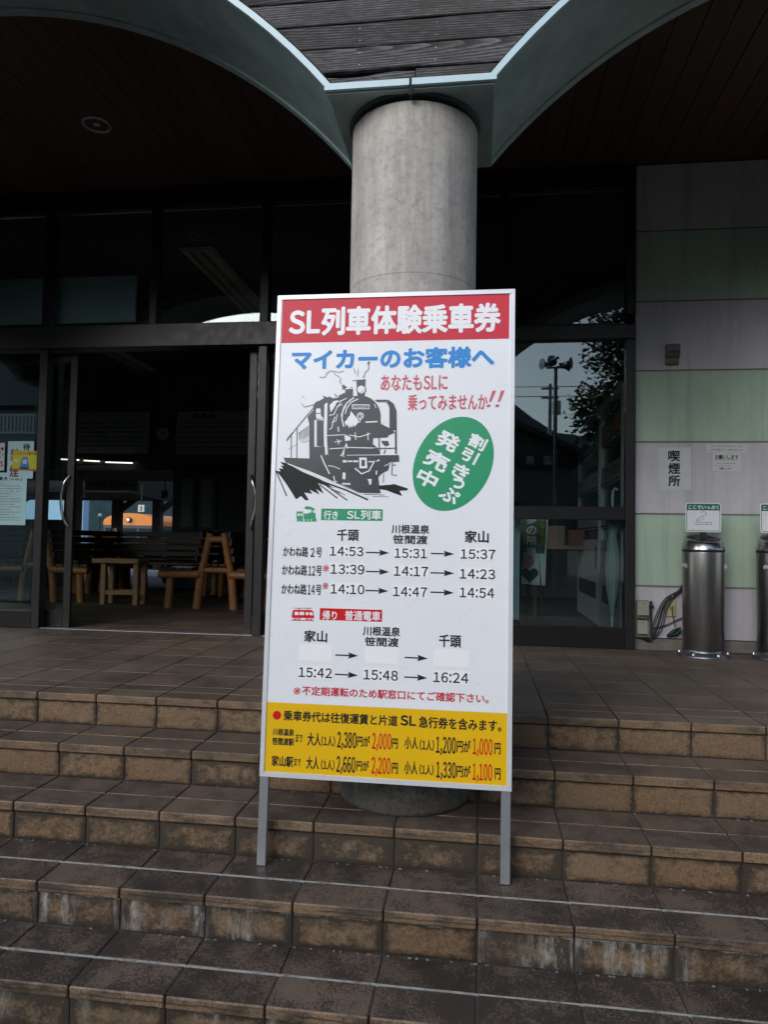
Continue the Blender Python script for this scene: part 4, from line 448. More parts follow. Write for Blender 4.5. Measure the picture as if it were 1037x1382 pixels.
# floor rows: nosing, a cut strip, then square tiles to the glass
rows = [(0.0, 0.140), (0.140, 0.270)]; y = 0.270
while Y0+y < FY+0.0: rows.append((y, y+0.3)); y += 0.3
rows[-1] = (rows[-1][0], FY+0.04-Y0) if rows[-1][1]+Y0 > FY+0.04 else rows[-1]
def prange(ph, a, b):
    n0 = math.ceil((a-ph)/0.3); return [ph+0.3*(n0+i) for i in range(int((b-a)/0.3))]
for ri, (a, b) in enumerate(rows):
    lo = -3.4-0.32*ri*0.9; hi = 2.6+0.28*ri
    d = b-a-0.0045
    me = tile_me(TW, d, 0.036 if ri == 0 else 0.02, TILE[0], 0.004 if ri == 0 else 0.0018)
    for x in prange(PH[0], max(lo, XL), min(hi, XR)):
        o = inst('nosing_tile' if ri == 0 else 'floor_tile', me, floor, (x+0.15, Y0+(a+b)/2-(0.003 if ri == 0 else 0), PZ+random.uniform(-0.0007, 0.0007)), (random.uniform(-.001, .001), random.uniform(-.002, .002), 0))
GRIT = paint('pale_grit', (0.20, 0.19, 0.175), 0.95, var=0.4, sc_=60)
for k in range(5):
    z = PZ-RS*k; yf = Y0-TD*k; lo, hi = (-3.4+0.25*k, 2.6-0.1*k)
    if k > 0:
        nd = 0.150; men = tile_me(TW, nd, 0.036, TILE[k], 0.004); bd = TD-nd+0.006; meb = tile_me(TW, bd-0.004, 0.02, TILE[k], 0.0018)
        for x in prange(PH[k], lo, hi):
            inst('nosing_tile', men, steps, (x+0.15, yf+nd/2-0.003+random.uniform(-.0012, .0012), z+random.uniform(-.001, .001)), (random.uniform(-.002, .002), random.uniform(-.003, .003), random.uniform(-.002, .002)))
            inst('tread_tile', meb, steps, (x+0.15, yf+nd+0.001+bd/2, z+random.uniform(-.001, .001)), (random.uniform(-.002, .002), random.uniform(-.003, .003), 0))
    # riser tile with a rough split face
    nx, nz = 22, 8; w, h_ = TW-0.002, RS-0.036-0.006; vs = []; fs = []
    for var in range(3):
        rm = MB(); random.seed(50+k*3+var)
        hs_ = [[random.uniform(-.0016, .0016) for _ in range(nx+1)] for _ in range(nz+1)]
        vs = []
        for j in range(nz+1):
            for i in range(nx+1):
                edge = i in (0, nx) or j in (0, nz)
                vs.append((-w/2+w*i/nx, (0.004 if edge else hs_[j][i]), -h_/2+h_*j/nz))
        fs = [(j*(nx+1)+i, j*(nx+1)+i+1, (j+1)*(nx+1)+i+1, (j+1)*(nx+1)+i) for j in range(nz) for i in range(nx)]
        rm.add(vs, fs, True)
        rm.box(-w/2, w/2, 0.0041, 0.016, -h_/2, h_/2)
        if var == 0: ms = []
        ms.append(rm.mesh('riser_tile', RISER[k]))
    random.seed(90+k)
    for x in prange(PH[k], lo, hi):
        inst('riser_tile', random.choice(ms), steps, (x+0.15, yf+0.0065, z-0.036-0.004-h_/2), (0, 0, random.uniform(-.004, .004)))
    # pale lime squeezed out of the mid joint on the two lowest treads, and a thin crust under their nosings
    if k >= 3:
        lm = MB(); x = lo; yy = yf+0.1485
        while x < hi:
            wv = (0.0009 if k == 3 else 0.0014)+random.uniform(-0.0006, 0.0007); x2 = x+random.uniform(0.01, 0.04)
            lm.box(x, x2+0.0002, yy-wv, yy+wv, z-0.015, z+0.0012+random.uniform(0, .0008)); x = x2
        stuff(lm.build('joint_mortar', LIME, steps))
    # grit and pale dust lodged in the inner corner at the back of the tread
    if k >= 2:
        lm = MB(); x = lo; yb = yf+TD
        while x < hi:
            x2 = x+random.uniform(0.003, 0.012)
            if random.random() < (0.02, 0.09, 0.14)[k-2]: lm.box(x, x2, yb-0.0015+random.uniform(-.001, .002), yb+0.006, z-0.001, z+random.uniform(0.0003, .0022))
            x = x2+random.uniform(0, .004)
        stuff(lm.build('corner_grit', GRIT, steps))
# ================================================================ ARCADE AND COLUMNS
YF, YB, ZS, ZA, RA, PIT = 2.70, 3.33, 3.232, 4.165, 2.62, 4.65
CX = -0.2835
def dx_at(z, off=0.0):      # half width of the arch at height z, off = distance outside the intrados
    Rr = RA+off; dz = (ZA+off)-z
    return math.sqrt(max(0, Rr*Rr-(Rr-dz)**2))
HS = PIT/2-0.3255           # half span
ac = thing('arcade', (CX, YF, ZS), 'arched canopy wall of weathered grey boards with pale teal metal edging above the column', 'arcade')
apex = [CX-PIT*1.5, CX-PIT/2, CX+PIT/2, CX+PIT*1.5]
TOPZ = 5.6
def arch_pts(cx, off=0.0, n=40, z0=ZS):
    Rr = RA+off; cz = ZA+off-Rr; a = math.acos(max(-1, min(1, (z0-cz)/Rr)))
    return [(cx+Rr*math.sin(-a+2*a*i/n), cz+Rr*math.cos(-a+2*a*i/n)) for i in range(n+1)]
ZS0 = ZA-RA+math.sqrt(RA*RA-HS*HS)
for ci, cx in enumerate(apex):
    P = arch_pts(cx, z0=ZS0)
    # soffit: a folded sheet with returned lips at both edges
    mb = MB(); L = [(YF, 0.0), (YF+0.022, 0.0), (YF+0.022, 0.009), (YB-0.05, 0.009), (YB-0.05, 0.0), (YB, 0.0), (YB, 0.10)]
    vs = []
    for (yy, of) in L:
        for (x, z) in P:
            dxn, dzn = (x-cx)/RA, (z-(ZA-RA))/RA
            vs.append((x+dxn*of, yy, z+dzn*of))
    n = len(P); fs = [(a*n+i, a*n+i+1, (a+1)*n+i+1, (a+1)*n+i) for a in range(len(L)-1) for i in range(n-1)]
    mb.add(vs, fs); mb.build('soffit_panel', TEAL, ac)
# pale edging strip along each arch and under each spandrel
def strip(name, poly2, y0, y1, mat, par):
    mb = MB(); n = len(poly2)//2
    vs = [(x, y0, z) for x, z in poly2]+[(x, y1, z) for x, z in poly2]; m_ = len(poly2)
    fs = []
    for i in range(n-1):
        a, b, c, d = i, i+1, m_-2-i, m_-1-i
        fs += [(a, b, c, d), (a+m_, d+m_, c+m_, b+m_), (a, a+m_, b+m_, b), (d, c, c+m_, d+m_)]
    fs += [(0, m_-1, 2*m_-1, m_), (n-1, n-1+m_, n+m_, n)]
    mb.add(vs, fs); return mb.build(name, mat, par)
TRW = 0.024
for cx in apex:
    a = arch_pts(cx, 0.0, 40, ZS0); 
    b = arch_pts(cx, TRW, 40, ZS0+0.0)
    b[0] = (b[0][0]-0.0, ZS0); 
    strip('edge_trim', a+b[::-1], YF-0.016, YF+0.004, TRIM, ac)
    # shadow gap behind the edging
    a2 = arch_pts(cx, TRW+0.0005, 40, ZS0); b2 = arch_pts(cx, TRW+0.009, 40, ZS0)
    strip('shadow_gap', a2+b2[::-1], YF-0.004, YF+0.03, BLACKG, ac)
for i in range(5):
    cc = CX+(i-2)*PIT; xl = cc-0.3255; xr = cc+0.3255
    for (p0, p1) in ((xl-0.008, cc-0.006+0.006), (cc+0.010, xr+0.008)):
        MB().box(p0, p1, YF-0.0165, YF+0.0035, ZS-0.0005, ZS+TRW+0.001).build('edge_trim', TRIM, ac)
    MB().box(cc-0.0015, cc+0.0115, YF-0.010, YF+0.02, ZS-0.035, ZS+TRW+0.002).build('sealant_joint', BLACKG, ac)
    MB().box(xl+0.012, xr-0.012, YF-0.004, YF+0.03, ZS+TRW+0.0012, ZS+TRW+0.009).build('shadow_gap', BLACKG, ac)
    # flat underside round the column head with a folded lip
    mb = MB(); mb.box(xl+0.0005, xr-0.0005, YF+0.028, YB-0.002, ZS, ZS+0.02); mb.box(xl+0.001, xr-0.001, YF+0.001, YF+0.0275, ZS-0.0085, ZS+0.0195)
    mb.build('soffit_panel', TEAL, ac)
# wall behind the boards
mb = MB()
core = []
pts = []
for i, cx in enumerate(apex): pts += [(x, max(z, ZS0)+0.03) for x, z in arch_pts(cx, 0.012, 40, ZS0)]
xs0, xs1 = pts[0][0]-0.6, pts[-1][0]+0.6
pts = [(xs0, ZS+0.025)]+pts+[(xs1, ZS+0.025)]
n = len(pts)
vs = [(x, YF+0.045, z) for x, z in pts]+[(x, YF+0.045, TOPZ) for x, z in pts]+[(x, YB-0.003, z) for x, z in pts]+[(x, YB-0.003, TOPZ) for x, z in pts]
fs = []
for i in range(n-1): fs += [(i, i+1, n+i+1, n+i), (2*n+i, 3*n+i, 3*n+i+1, 2*n+i+1), (i, 2*n+i, 2*n+i+1, i+1), (n+i, n+i+1, 3*n+i+1, 3*n+i)]
mb.add(vs, fs); mb.build('wall_core', paint('canopy_wall_core', (0.03, 0.028, 0.027), 0.9), ac)
# horizontal boards, cut to the arches
random.seed(11)
pz = ZS+TRW+0.010; pitch_ = 0.0985; row = 0
while pz < TOPZ-0.01:
    h_ = pitch_ if row else 0.056
    za, zb = pz+0.0015, pz+h_-0.0035
    O = TRW+0.010
    spans = []
    if zb < ZA+O-0.03:
        for i in range(5):
            cc = CX+(i-2)*PIT
            wa = PIT/2-dx_at(za, O); wb = PIT/2-dx_at(min(zb, ZA+O), O)
            spans.append((cc-wa, cc+wa, cc-wb, cc+wb))
    else:
        x = CX-2.4*PIT+random.uniform(0, 1.5); 
        while x < CX+2.4*PIT:
            x2 = x+3.6; spans.append((x+0.002, x2-0.002, x+0.002, x2-0.002)); x = x2
            # boards that would cross an arch crown are lifted over it
        if za < ZA+O+0.0: za = ZA+O+0.002
    for si, (a0, a1, b0, b1) in enumerate(spans):
        parts_ = [(a0, a1, b0, b1)]
        if si == 2 and row in (0, 4):                       # the lowest board is in two lengths, its left half split away along the top
            xm = CX+0.02 if row == 0 else CX-0.3
            parts_ = [(a0, xm-0.002, b0, xm-0.002), (xm+0.002, a1, xm+0.002, b1)]
        for pi_, (q0, q1, w0, w1) in enumerate(parts_):
            ty = random.uniform(-.002, .002); y1 = YF+0.040; y0_ = YF+0.016+ty
            top = zb
            N = max(2, int((q1-q0)/0.06)); mbp = MB(); vs = []
            for j in range(N+1):
                f = j/N; xa = q0+(q1-q0)*f; xb = w0+(w1-w0)*f
                wob = 0.0012*math.sin(9*xa+row)+random.uniform(-.0006, .0006)
                zt = top+wob
                if si == 2 and row == 0 and pi_ == 0: zt = top-0.014-0.008*math.sin(f*5.5)-random.uniform(0, .003)
                if si == 2 and row == 1: 
                    lowcut = 0.006*max(0, math.sin((1-f)*4.0))+random.uniform(0, .0015) if f < 0.62 else 0
                else: lowcut = 0
                zbm = za+wob*0.7+lowcut
                vs += [(xa, y0_+0.003, zbm), (xa+(xb-xa)*0.05, y0_, zbm+0.004), (xa+(xb-xa)*0.95, y0_, zt-0.004), (xb, y0_+0.003, zt), (xb, y1, zt), (xa, y1, zbm)]
            fs = [(j*6+a, (j+1)*6+a, (j+1)*6+(a+1) % 6, j*6+(a+1) % 6) for j in range(N) for a in range(6)]+[tuple(range(6)), tuple(range(N*6+5, N*6-1, -1))]
            mbp.add(vs, fs); mbp.build('cladding_board', WOODG, ac)
    if 0 <= row < 6:
        nm = MB()
        for xn in (CX-0.20, CX+0.10):
            for dz in (0.022, 0.07):
                if row: nm.tube([(xn+random.uniform(-.003, .003), YF+0.012, pz+dz), (xn, YF+0.020, pz+dz)], 0.0015, 6)
        if nm.v: stuff(nm.build('nail', ALU, ac))
    pz += h_; row += 1
RINGM = paint('teal_joint_shade', (0.07, 0.10, 0.10), 0.7)  # ring where column meets soffit, shade put into its dark teal
def make_column(x, label, grp):
    c = thing('concrete_column', (x, 3.003, PZ-2*RS), label, 'column', grp)
    rr = 0.266; prof = [(rr-0.012, PZ-2*RS-0.001), (rr-0.003, PZ-2*RS+0.006), (rr, PZ-2*RS+0.016)]
    for i in range(60): prof.append((rr, PZ-2*RS+0.02+(ZS-0.03-(PZ-2*RS)-0.02)*i/59))
    MB().lathe(x, 3.003, prof, 96).build('shaft', CONC, c)
    MB().lathe(x, 3.003, [(rr-0.01, ZS-0.010), (rr+0.012, ZS-0.008), (rr+0.014, ZS-0.001), (rr-0.01, ZS-0.001)], 96).build('head_shade_ring', RINGM, c)
    return c
make_column(CX-0.005, 'thick round bare concrete column directly behind the ticket notice board', 'round concrete columns of the arcade')
make_column(CX-PIT, 'round concrete column at the left end of the arched bay', 'round concrete columns of the arcade')
make_column(CX+PIT, 'round concrete column at the right end of the arched bay', 'round concrete columns of the arcade')

# ================================================================ CANOPY CEILING, ROOF
CZ = 4.300
roof = struct(MB().box(-12, 12, YB+0.001, 5.9, CZ+0.05, CZ+0.25).build('canopy_roof', BLACKG))
cl = struct(MB().box(-9.5, 9.0, YB+0.002, FY+0.06, CZ+0.020, CZ+0.045).build('canopy_ceiling', BLACKG))
bw = 0.150; x = -7.0; mw = MB().box(-bw/2+0.002, bw/2-0.002, 0, FY+0.05-YB-0.01, 0, 0.016, 0.002).mesh('ceiling_board', CEIL)
while x < 7.0:
    inst('ceiling_board', mw, cl, (x, YB+0.005, CZ+random.uniform(0, .0015))); x += bw
def downlight(x, y, label):
    d = thing('recessed_ceiling_light', (x, y, CZ), label, 'ceiling light', 'round lights recessed in the canopy ceiling')
    MB().lathe(x, y, [(0.078, CZ-0.001), (0.080, CZ-0.006), (0.095, CZ-0.006), (0.098, CZ-0.001), (0.098, CZ+0.004)], 40).build('rim', ALU, d)
    MB().lathe(x, y, [(0.0785, CZ-0.002), (0.075, CZ+0.016), (0.066, CZ+0.0165), (0.001, CZ+0.0167)], 40).build('reflector', paint('lamp_reflector', (0.35, 0.35, 0.36), 0.3, 0.8), d)
    MB().lathe(x, y, [(0.001, CZ-0.002), (0.022, CZ+0.0), (0.026, CZ+0.012), (0.024, CZ+0.016)], 24).build('bulb', paint('unlit_bulb', (0.6, 0.6, 0.6), 0.3), d)
downlight(-2.637, 4.53, 'round unlit recessed light in the dark wooden ceiling above the left doors')

# ================================================================ GLAZED FRONT
gf = thing('glazed_front', (-1.2, FY, PZ), 'dark bronze aluminium glazed front wall with tall panes behind the column', 'glass wall')
D0, D1 = FY-0.045, FY+0.045
posts = [-8.14, -7.22, -6.30, -5.38, -4.455, -3.535, -2.612, -1.690, -0.768, 0.175, 1.098]
for i, px_ in enumerate(posts):
    last = (i == len(posts)-1)
    low = px_ in (-7.22, -5.38, -3.535, -1.690, 0.175, 1.098)
    w = 0.033 if last else 0.034
    if low: MB().box(px_-w, px_+w-0.001, D0+0.001, D1-0.001, PZ+0.001, 2.985, 0.003).build('post', BRONZE2, gf)
    MB().box(px_-w+(0.004 if not low else 0), px_+w-(0.004 if not low else 0), D0+0.001, D1-0.001, 3.176, 4.115, 0.003).build('post', BRONZE, gf)
MB().box(-8.2, 0.140, D0-0.030, D1+0.03, 2.990, 3.172, 0.004).build('transom_beam', BRONZE2, gf)
MB().box(0.142, 1.131, D0-0.006, D1, 2.990, 3.092, 0.003).build('transom_beam', BRONZE2, gf)
MB().box(0.209, 1.064, D0+0.012, D1-0.012, 3.092, 3.110, 0.002).build('glazing_bead', BRONZE, gf)
MB().box(-8.2, 1.131, D0-0.004, D1+0.02, 4.119, CZ-0.002, 0.003).build('header', BRONZE, gf)
MB().box(0.210, 1.064, D0+0.004, D1-0.004, 1.655, 1.752, 0.003).build('mid_rail', BRONZE, gf)
MB().box(0.210, 1.064, D0+0.004, D1-0.004, PZ+0.001, 0.872, 0.003).build('bottom_rail', BRONZE, gf)
MB().box(-8.2, -3.570, D0+0.004, D1-0.004, PZ+0.001, 0.86, 0.003).build('bottom_rail', BRONZE, gf)
MB().box(-3.500, 0.140, FY-0.03, FY+0.05, PZ-0.010, PZ+0.005).build('door_track', ALU, gf)
for a, b in zip(posts[:-1], posts[1:]):
    MB().box(a+0.031, b-0.031, FY-0.003, FY+0.003, 3.100 if a > 0 else 3.173, 4.118).build('pane', GLASS, gf)
MB().box(0.207, 1.066, FY-0.003, FY+0.003, 1.753, 2.989).build('pane', GLASS, gf)
MB().box(0.207, 1.066, FY-0.003, FY+0.003, 0.873, 1.654).build('pane', GLASS, gf)
for a, b in ((-7.188, -5.412), (-5.348, -3.567)):
    MB().box(a, b, FY-0.003, FY+0.003, 0.861, 2.989).build('pane', GLASS, gf)
def door(x0, x1, y, hx, side, label):
    d = thing('sliding_door', ((x0+x1)/2, y, PZ), label, 'sliding door', 'glass sliding doors of the entrance')
    ya, yb = y-0.017, y+0.017
    MB().box(x0, x0+0.062, ya, yb, PZ+0.006, 2.975, 0.003).build('stile', BRONZE2, d)
    MB().box(x1-0.062, x1, ya, yb, PZ+0.006, 2.975, 0.003).build('stile', BRONZE2, d)
    MB().box(x0+0.063, x1-0.063, ya+0.001, yb-0.001, PZ+0.006, PZ+0.14, 0.003).build('bottom_rail', BRONZE2, d)
    MB().box(x0+0.063, x1-0.063, ya+0.001, yb-0.001, 2.905, 2.975, 0.003).build('top_rail', BRONZE2, d)
    MB().box(x0+0.06, x1-0.06, y-0.003, y+0.003, PZ+0.141, 2.904).build('pane', GLASS, d)
    # bowed pull handle either side of the stile
    for sg, nm in ((-1, ya), (1, yb)):
        pts = []
        for i in range(15):
            t = i/14; bow = math.sin(math.pi*t)
            pts.append((hx+side*0.052*bow, nm+sg*(0.004+0.030*min(1, bow*3)), 1.545+0.43*t))
        MB().tube(pts, 0.011, 10).build('handle', CHROME, d)
# leaves run on a track behind the fixed posts; both stand slid open
door(-4.32, -3.300, FY+0.078, -3.335, -1, 'open dark framed sliding glass door left of the doorway with a bowed chrome handle')
door(-1.828, -0.86, FY+0.078, -1.790, 1, 'open dark framed sliding glass door at the right of the doorway, partly hidden by the notice board')
# papers stuck inside the left pane
def paper(name, x0, x1, z0, z1, y, mat, label, cat, rot=0.0, th=0.0008, grp=None):
    t = thing(name, ((x0+x1)/2, y, z0), label, cat, grp); mb = MB(); ang = rot
    cx, cz = (x0+x1)/2, (z0+z1)/2
    def fn(u, v, l=0.0):
        du, dv = u-cx, v-cz; return (cx+du*math.cos(ang)-dv*math.sin(ang), y-th-l, cz+du*math.sin(ang)+dv*math.cos(ang))
    P = [(x0, z0), (x1, z0), (x1, z1), (x0, z1)]
    vs = [fn(*p) for p in P]; vs += [(a, y, c) for a, b, c in vs]
    mb.add(vs, [(0, 1, 2, 3), (7, 6, 5, 4), (0, 4, 5, 1), (1, 5, 6, 2), (2, 6, 7, 3), (3, 7, 4, 0)])
    mb.build('sheet', mat, t); return t, fn
def scribble(mb, fn, x0, x1, z, h, lift=0.0005, seed=1, solid=0.6):
    rnd = random.Random(seed); x = x0
    while x < x1:
        w = rnd.uniform(0.5, 1.0)*h
        if rnd.random() < 0.92: flat(mb, [(x, z), (min(x+w, x1), z), (min(x+w, x1), z+h*solid), (x, z+h*solid)], fn, lift)
        x += w+h*0.28
t, fn = paper('notice', -3.848, -3.618, 1.935, 2.242, FY-0.0085, PAPER2, 'pale blue waiting room notice with red and black characters, half covered by the yellow sheet', 'notice')
mb = MB(); text_into(mb, '待', -3.715, 2.165, -3.650, 2.222, lambda u, v, l: fn(u, v, l+0.0004), 0.03); mb.build('lettering', INK['black'], t)
mb = MB(); text_into(mb, '禁', -3.825, 2.075, -3.745, 2.180, lambda u, v, l: fn(u, v, l+0.0004), 0.03); text_into(mb, '煙', -3.825, 1.945, -3.745, 2.045, lambda u, v, l: fn(u, v, l+0.0004), 0.03); mb.build('lettering', paint('maroon_ink', (0.13, 0.012, 0.02), 0.5), t)
t, fn = paper('notice', -3.803, -3.578, 2.000, 2.163, FY-0.0100, paint('yellow_sheet', (0.62, 0.56, 0.02), 0.7), 'small bright yellow poster with a blue picture on the left pane', 'notice', R(-1.5))
mb = MB(); flat(mb, [(-3.8, 2.002), (-3.581, 2.002), (-3.581, 2.014), (-3.8, 2.014)], fn, 0.0004); text_into(mb, 'こども110番の駅', -3.795, 2.128, -3.586, 2.158, lambda u, v, l: fn(u, v, l+0.0004), 0.03); mb.build('lettering', paint('brick_ink', (0.35, 0.06, 0.03), 0.5), t)
mb = MB(); flat(mb, [(-3.738, 2.018), (-3.648, 2.018), (-3.662, 2.085), (-3.672, 2.112), (-3.712, 2.112), (-3.724, 2.085)], fn, 0.0004); mb.build('picture', INK['blue'], t)
mb = MB(); flat(mb, [(-3.728, 2.015), (-3.655, 2.015), (-3.655, 2.028), (-3.728, 2.028)], fn, 0.0008); flat(mb, [(-3.702, 2.04), (-3.682, 2.04), (-3.682, 2.048), (-3.702, 2.048)], fn, 0.0008); mb.build('picture', INK['black'], t)
mb = MB(); flat(mb, [(-3.692+0.02*math.cos(k*0.45), 2.072+0.02*math.sin(k*0.45)) for k in range(14)], fn, 0.0008)
flat(mb, [(-3.766+0.02*math.cos(k*0.45), 2.080+0.012*math.sin(k*0.45)) for k in range(14)], fn, 0.0008); mb.build('picture', PAPER, t)
t, fn = paper('notice', -4.30, -3.670, 1.553, 1.983, FY-0.0070, PAPER2, 'large pale blue sheet of small print taped to the left pane under the yellow poster', 'notice', R(0.0))
mb = MB(); text_into(mb, '学生応援きっぷ」', -4.08, 1.918, -3.715, 1.950, lambda u, v, l: fn(u, v, l+0.0004), 0.035)
for i in range(15): scribble(mb, fn, -4.08, -3.72-0.09*((i*7) % 5 == 0)-0.05*((i*3) % 4 == 0), 1.893-i*0.0215, 0.007, seed=i)
mb.build('lettering', INK['black'], t)
t, fn = paper('notice', -4.02, -3.876, 2.000, 2.228, FY-0.0085, PAPER, 'mottled photo leaflet at the far left edge of the left pane', 'notice')
mb = MB(); rnd = random.Random(4)
for i in range(26):
    a, b = rnd.uniform(-3.97, -3.89), rnd.uniform(2.02, 2.20); flat(mb, [(a, b), (a+.012, b+.003), (a+.010, b+.018), (a-.002, b+.014)], fn, 0.0004)
mb.build('picture', paint('leaflet_brown', (0.16, 0.13, 0.10), 0.6), t)

# ================================================================ PANELLED WALL ON THE RIGHT
pw = thing('panelled_wall', (1.135, FY, PZ), 'outer wall of pale green and mauve panels in bands right of the doors', 'wall')
zj = [0.805, 1.182, 1.706, 2.231, 2.757, 3.270, 3.796, CZ-0.002]
cols = [WMAUVE, WGREEN, WMAUVE, WGREEN, WMAUVE, WGREEN, WMAUVE]
xj = [1.136, 2.62, 4.44, 6.26]
for (z0, z1), m_ in zip(zip(zj[:-1], zj[1:]), cols):
    for x0, x1 in zip(xj[:-1], xj[1:]):
        MB().box(x0+0.001, x1-0.001, FY-0.012, FY+0.02, z0+0.004, z1-0.004, 0.002).build('wall_panel', m_, pw)
JM = paint('joint_bead', (0.36, 0.33, 0.30), 0.7); DJ = paint('joint_shadow', (0.05, 0.045, 0.045), 0.9)
JS = paint('joint_sealer', (0.17, 0.15, 0.14), 0.9)
for z in zj[1:-1]:
    MB().box(1.137, 6.26, FY-0.0145, FY+0.01, z-0.0095, z-0.0045).build('joint_bead', JM, pw)
    MB().box(1.137, 6.26, FY-0.0105, FY+0.01, z-0.0043, z+0.0038).build('joint_seal', JS, pw)
MB().box(1.134, 6.3, FY+0.021, FY+0.12, PZ-0.1, CZ+0.02).build('wall_core', DJ, pw)
MB().box(1.134, 6.28, FY-0.018, FY+0.02, PZ-0.004, 0.803, 0.003).build('skirting', paint('mortar_skirting', (0.20, 0.18, 0.16), 0.9, var=0.3, sc_=12), pw)
WF = FY-0.0125
# ---- things on that wall
t, fn = paper('notice', 1.297, 1.524, 1.880, 2.190, WF, PAPER, 'white sheet reading smoking area in large vertical black characters on the wall', 'notice', R(0.3))
mb = MB()
for ch, zc in (('喫', 2.128), ('煙', 2.036), ('所', 1.946)): text_into(mb, ch, 1.366, zc-0.041, 1.450, zc+0.041, lambda u, v, l: fn(u, v, l+0.0004), 0.03)
mb.build('lettering', INK['black'], t)
t, fn = paper('notice', 1.632, 1.910, 2.152, 2.215, WF, PAPER, 'thin wide yellowed strip of small print at the top of the two small papers', 'notice', R(-0.6))
mb = MB(); text_into(mb, 'ここは、タバコを吸う所ではございません。', 1.655, 2.192, 1.888, 2.206, lambda u, v, l: fn(u, v, l+0.0004), 0.0)
text_into(mb, '火の元に御注意ください。この場所をご利用ください', 1.660, 2.165, 1.880, 2.180, lambda u, v, l: fn(u, v, l+0.0004), 0.0); mb.build('lettering', INK['black'], t)
t, fn = paper('notice', 1.674, 1.866, 2.022, 2.150, WF, PAPER, 'small square white request sheet underneath the thin strip on the wall', 'notice', R(-0.4))
mb = MB(); text_into(mb, 'お願いします', 1.690, 2.104, 1.850, 2.136, lambda u, v, l: fn(u, v, l+0.0004), 0.03)
flat(mb, [(1.688, 2.098), (1.852, 2.098), (1.852, 2.1005), (1.688, 2.1005)], fn, 0.0004)
text_into(mb, 'たばこの吸殻は灰皿へ', 1.700, 2.070, 1.840, 2.080, lambda u, v, l: fn(u, v, l+0.0004), 0.0); text_into(mb, '捨てないで下さい', 1.690, 2.053, 1.800, 2.062, lambda u, v, l: fn(u, v, l+0.0004), 0.0)
text_into(mb, 'お願いします', 1.72, 2.030, 1.800, 2.043, lambda u, v, l: fn(u, v, l+0.0004), 0.03); mb.build('lettering', INK['black'], t)
BEIGE = paint('beige_plastic', (0.36, 0.34, 0.27), 0.5, var=0.12); BROWNP = paint('brown_plastic', (0.16, 0.125, 0.10), 0.5, var=0.15)
sb = thing('sensor_box', (1.387, WF, 2.80), 'small weathered brown sensor box high on the mauve panel', 'wall box')
m1 = MB(); pr_ = [(0, 2.797), (0.030, 2.797), (0.030, 2.838), (0.052, 2.852), (0.066, 2.876), (0.066, 2.925), (0.050, 2.938), (0, 2.938)]
m1.prism([(d_, z_) for d_, z_ in pr_], lambda d_, z_: (1.342, WF-d_, z_), lambda d_, z_: (1.434, WF-d_, z_)); m1.build('case', BROWNP, sb)
MB().box(1.352, 1.424, WF-0.068, WF-0.0662, 2.872, 2.884).build('slot', BLACKP, sb)
for x_, d_, z_ in ((1.387, 0.066, 2.918), (1.372, 0.030, 2.812), (1.41, 0.030, 2.812)): MB().tube([(x_, WF-d_-0.002, z_), (x_, WF-d_+0.001, z_)], 0.0045, 8).build('screw', BLACKP, sb)
def elbox(x0, x1, z0, z1, label):
    b = thing('junction_box', ((x0+x1)/2, WF, z0), label, 'junction box', 'two stacked junction boxes at the foot of the wall')
    MB().box(x0, x1, WF-0.045, WF, z0, z1, 0.006).build('base', BROWNP, b)
    m = MB(); pr2 = [(0.046, z0+0.028), (0.062, z0+0.030), (0.056, z1-0.004), (0.046, z1-0.002)]
    m.prism(pr2, lambda d_, z_: (x0+0.004, WF-d_, z_), lambda d_, z_: (x1-0.006, WF-d_, z_)); m.build('cover', BEIGE, b)
    m = MB(); m.tube([((x0+x1)/2, WF-0.063, z1-0.018), ((x0+x1)/2, WF-0.055, z1-0.018)], 0.0035, 8); m.build('screw', BLACKP, b)
elbox(1.140, 1.226, 0.945, 1.078, 'upper beige junction box low on the wall beside the door frame')
elbox(1.140, 1.218, 0.812, 0.940, 'lower beige junction box with black cables entering from below')
cdt = thing('conduit', (1.24, WF, 0.79), 'thin grey vertical conduit beside the junction boxes', 'conduit')
MB().tube([(1.244, WF-0.018, 1.075), (1.245, WF-0.016, 0.95), (1.243, WF-0.016, 0.785)], 0.009, 10).build('pipe', DKSTEEL, cdt)
MB().box(1.236, 1.262, WF-0.030, WF, 1.026, 1.042, 0.002).build('clip', BLACKP, cdt)
ol = thing('outlet_plate', (1.385, WF, 0.965), 'cream yellow outlet cover with a green plug lead', 'outlet')
MB().box(1.352, 1.418, WF-0.012, WF, 0.966, 1.088, 0.004).build('plate', paint('cream_plastic', (0.56, 0.49, 0.27), 0.45), ol)
MB().tube([(1.387, WF-0.011, 1.038), (1.387, WF-0.026, 1.036)], [0.017, 0.013], 14).build('socket', BEIGE, ol)
CB = paint('black_cable', (0.012, 0.012, 0.012), 0.5)
cb = thing('cable_bundle', (1.33, WF, 0.86), 'bundle of black cables curving up from the lower junction box', 'cables')
random.seed(3)
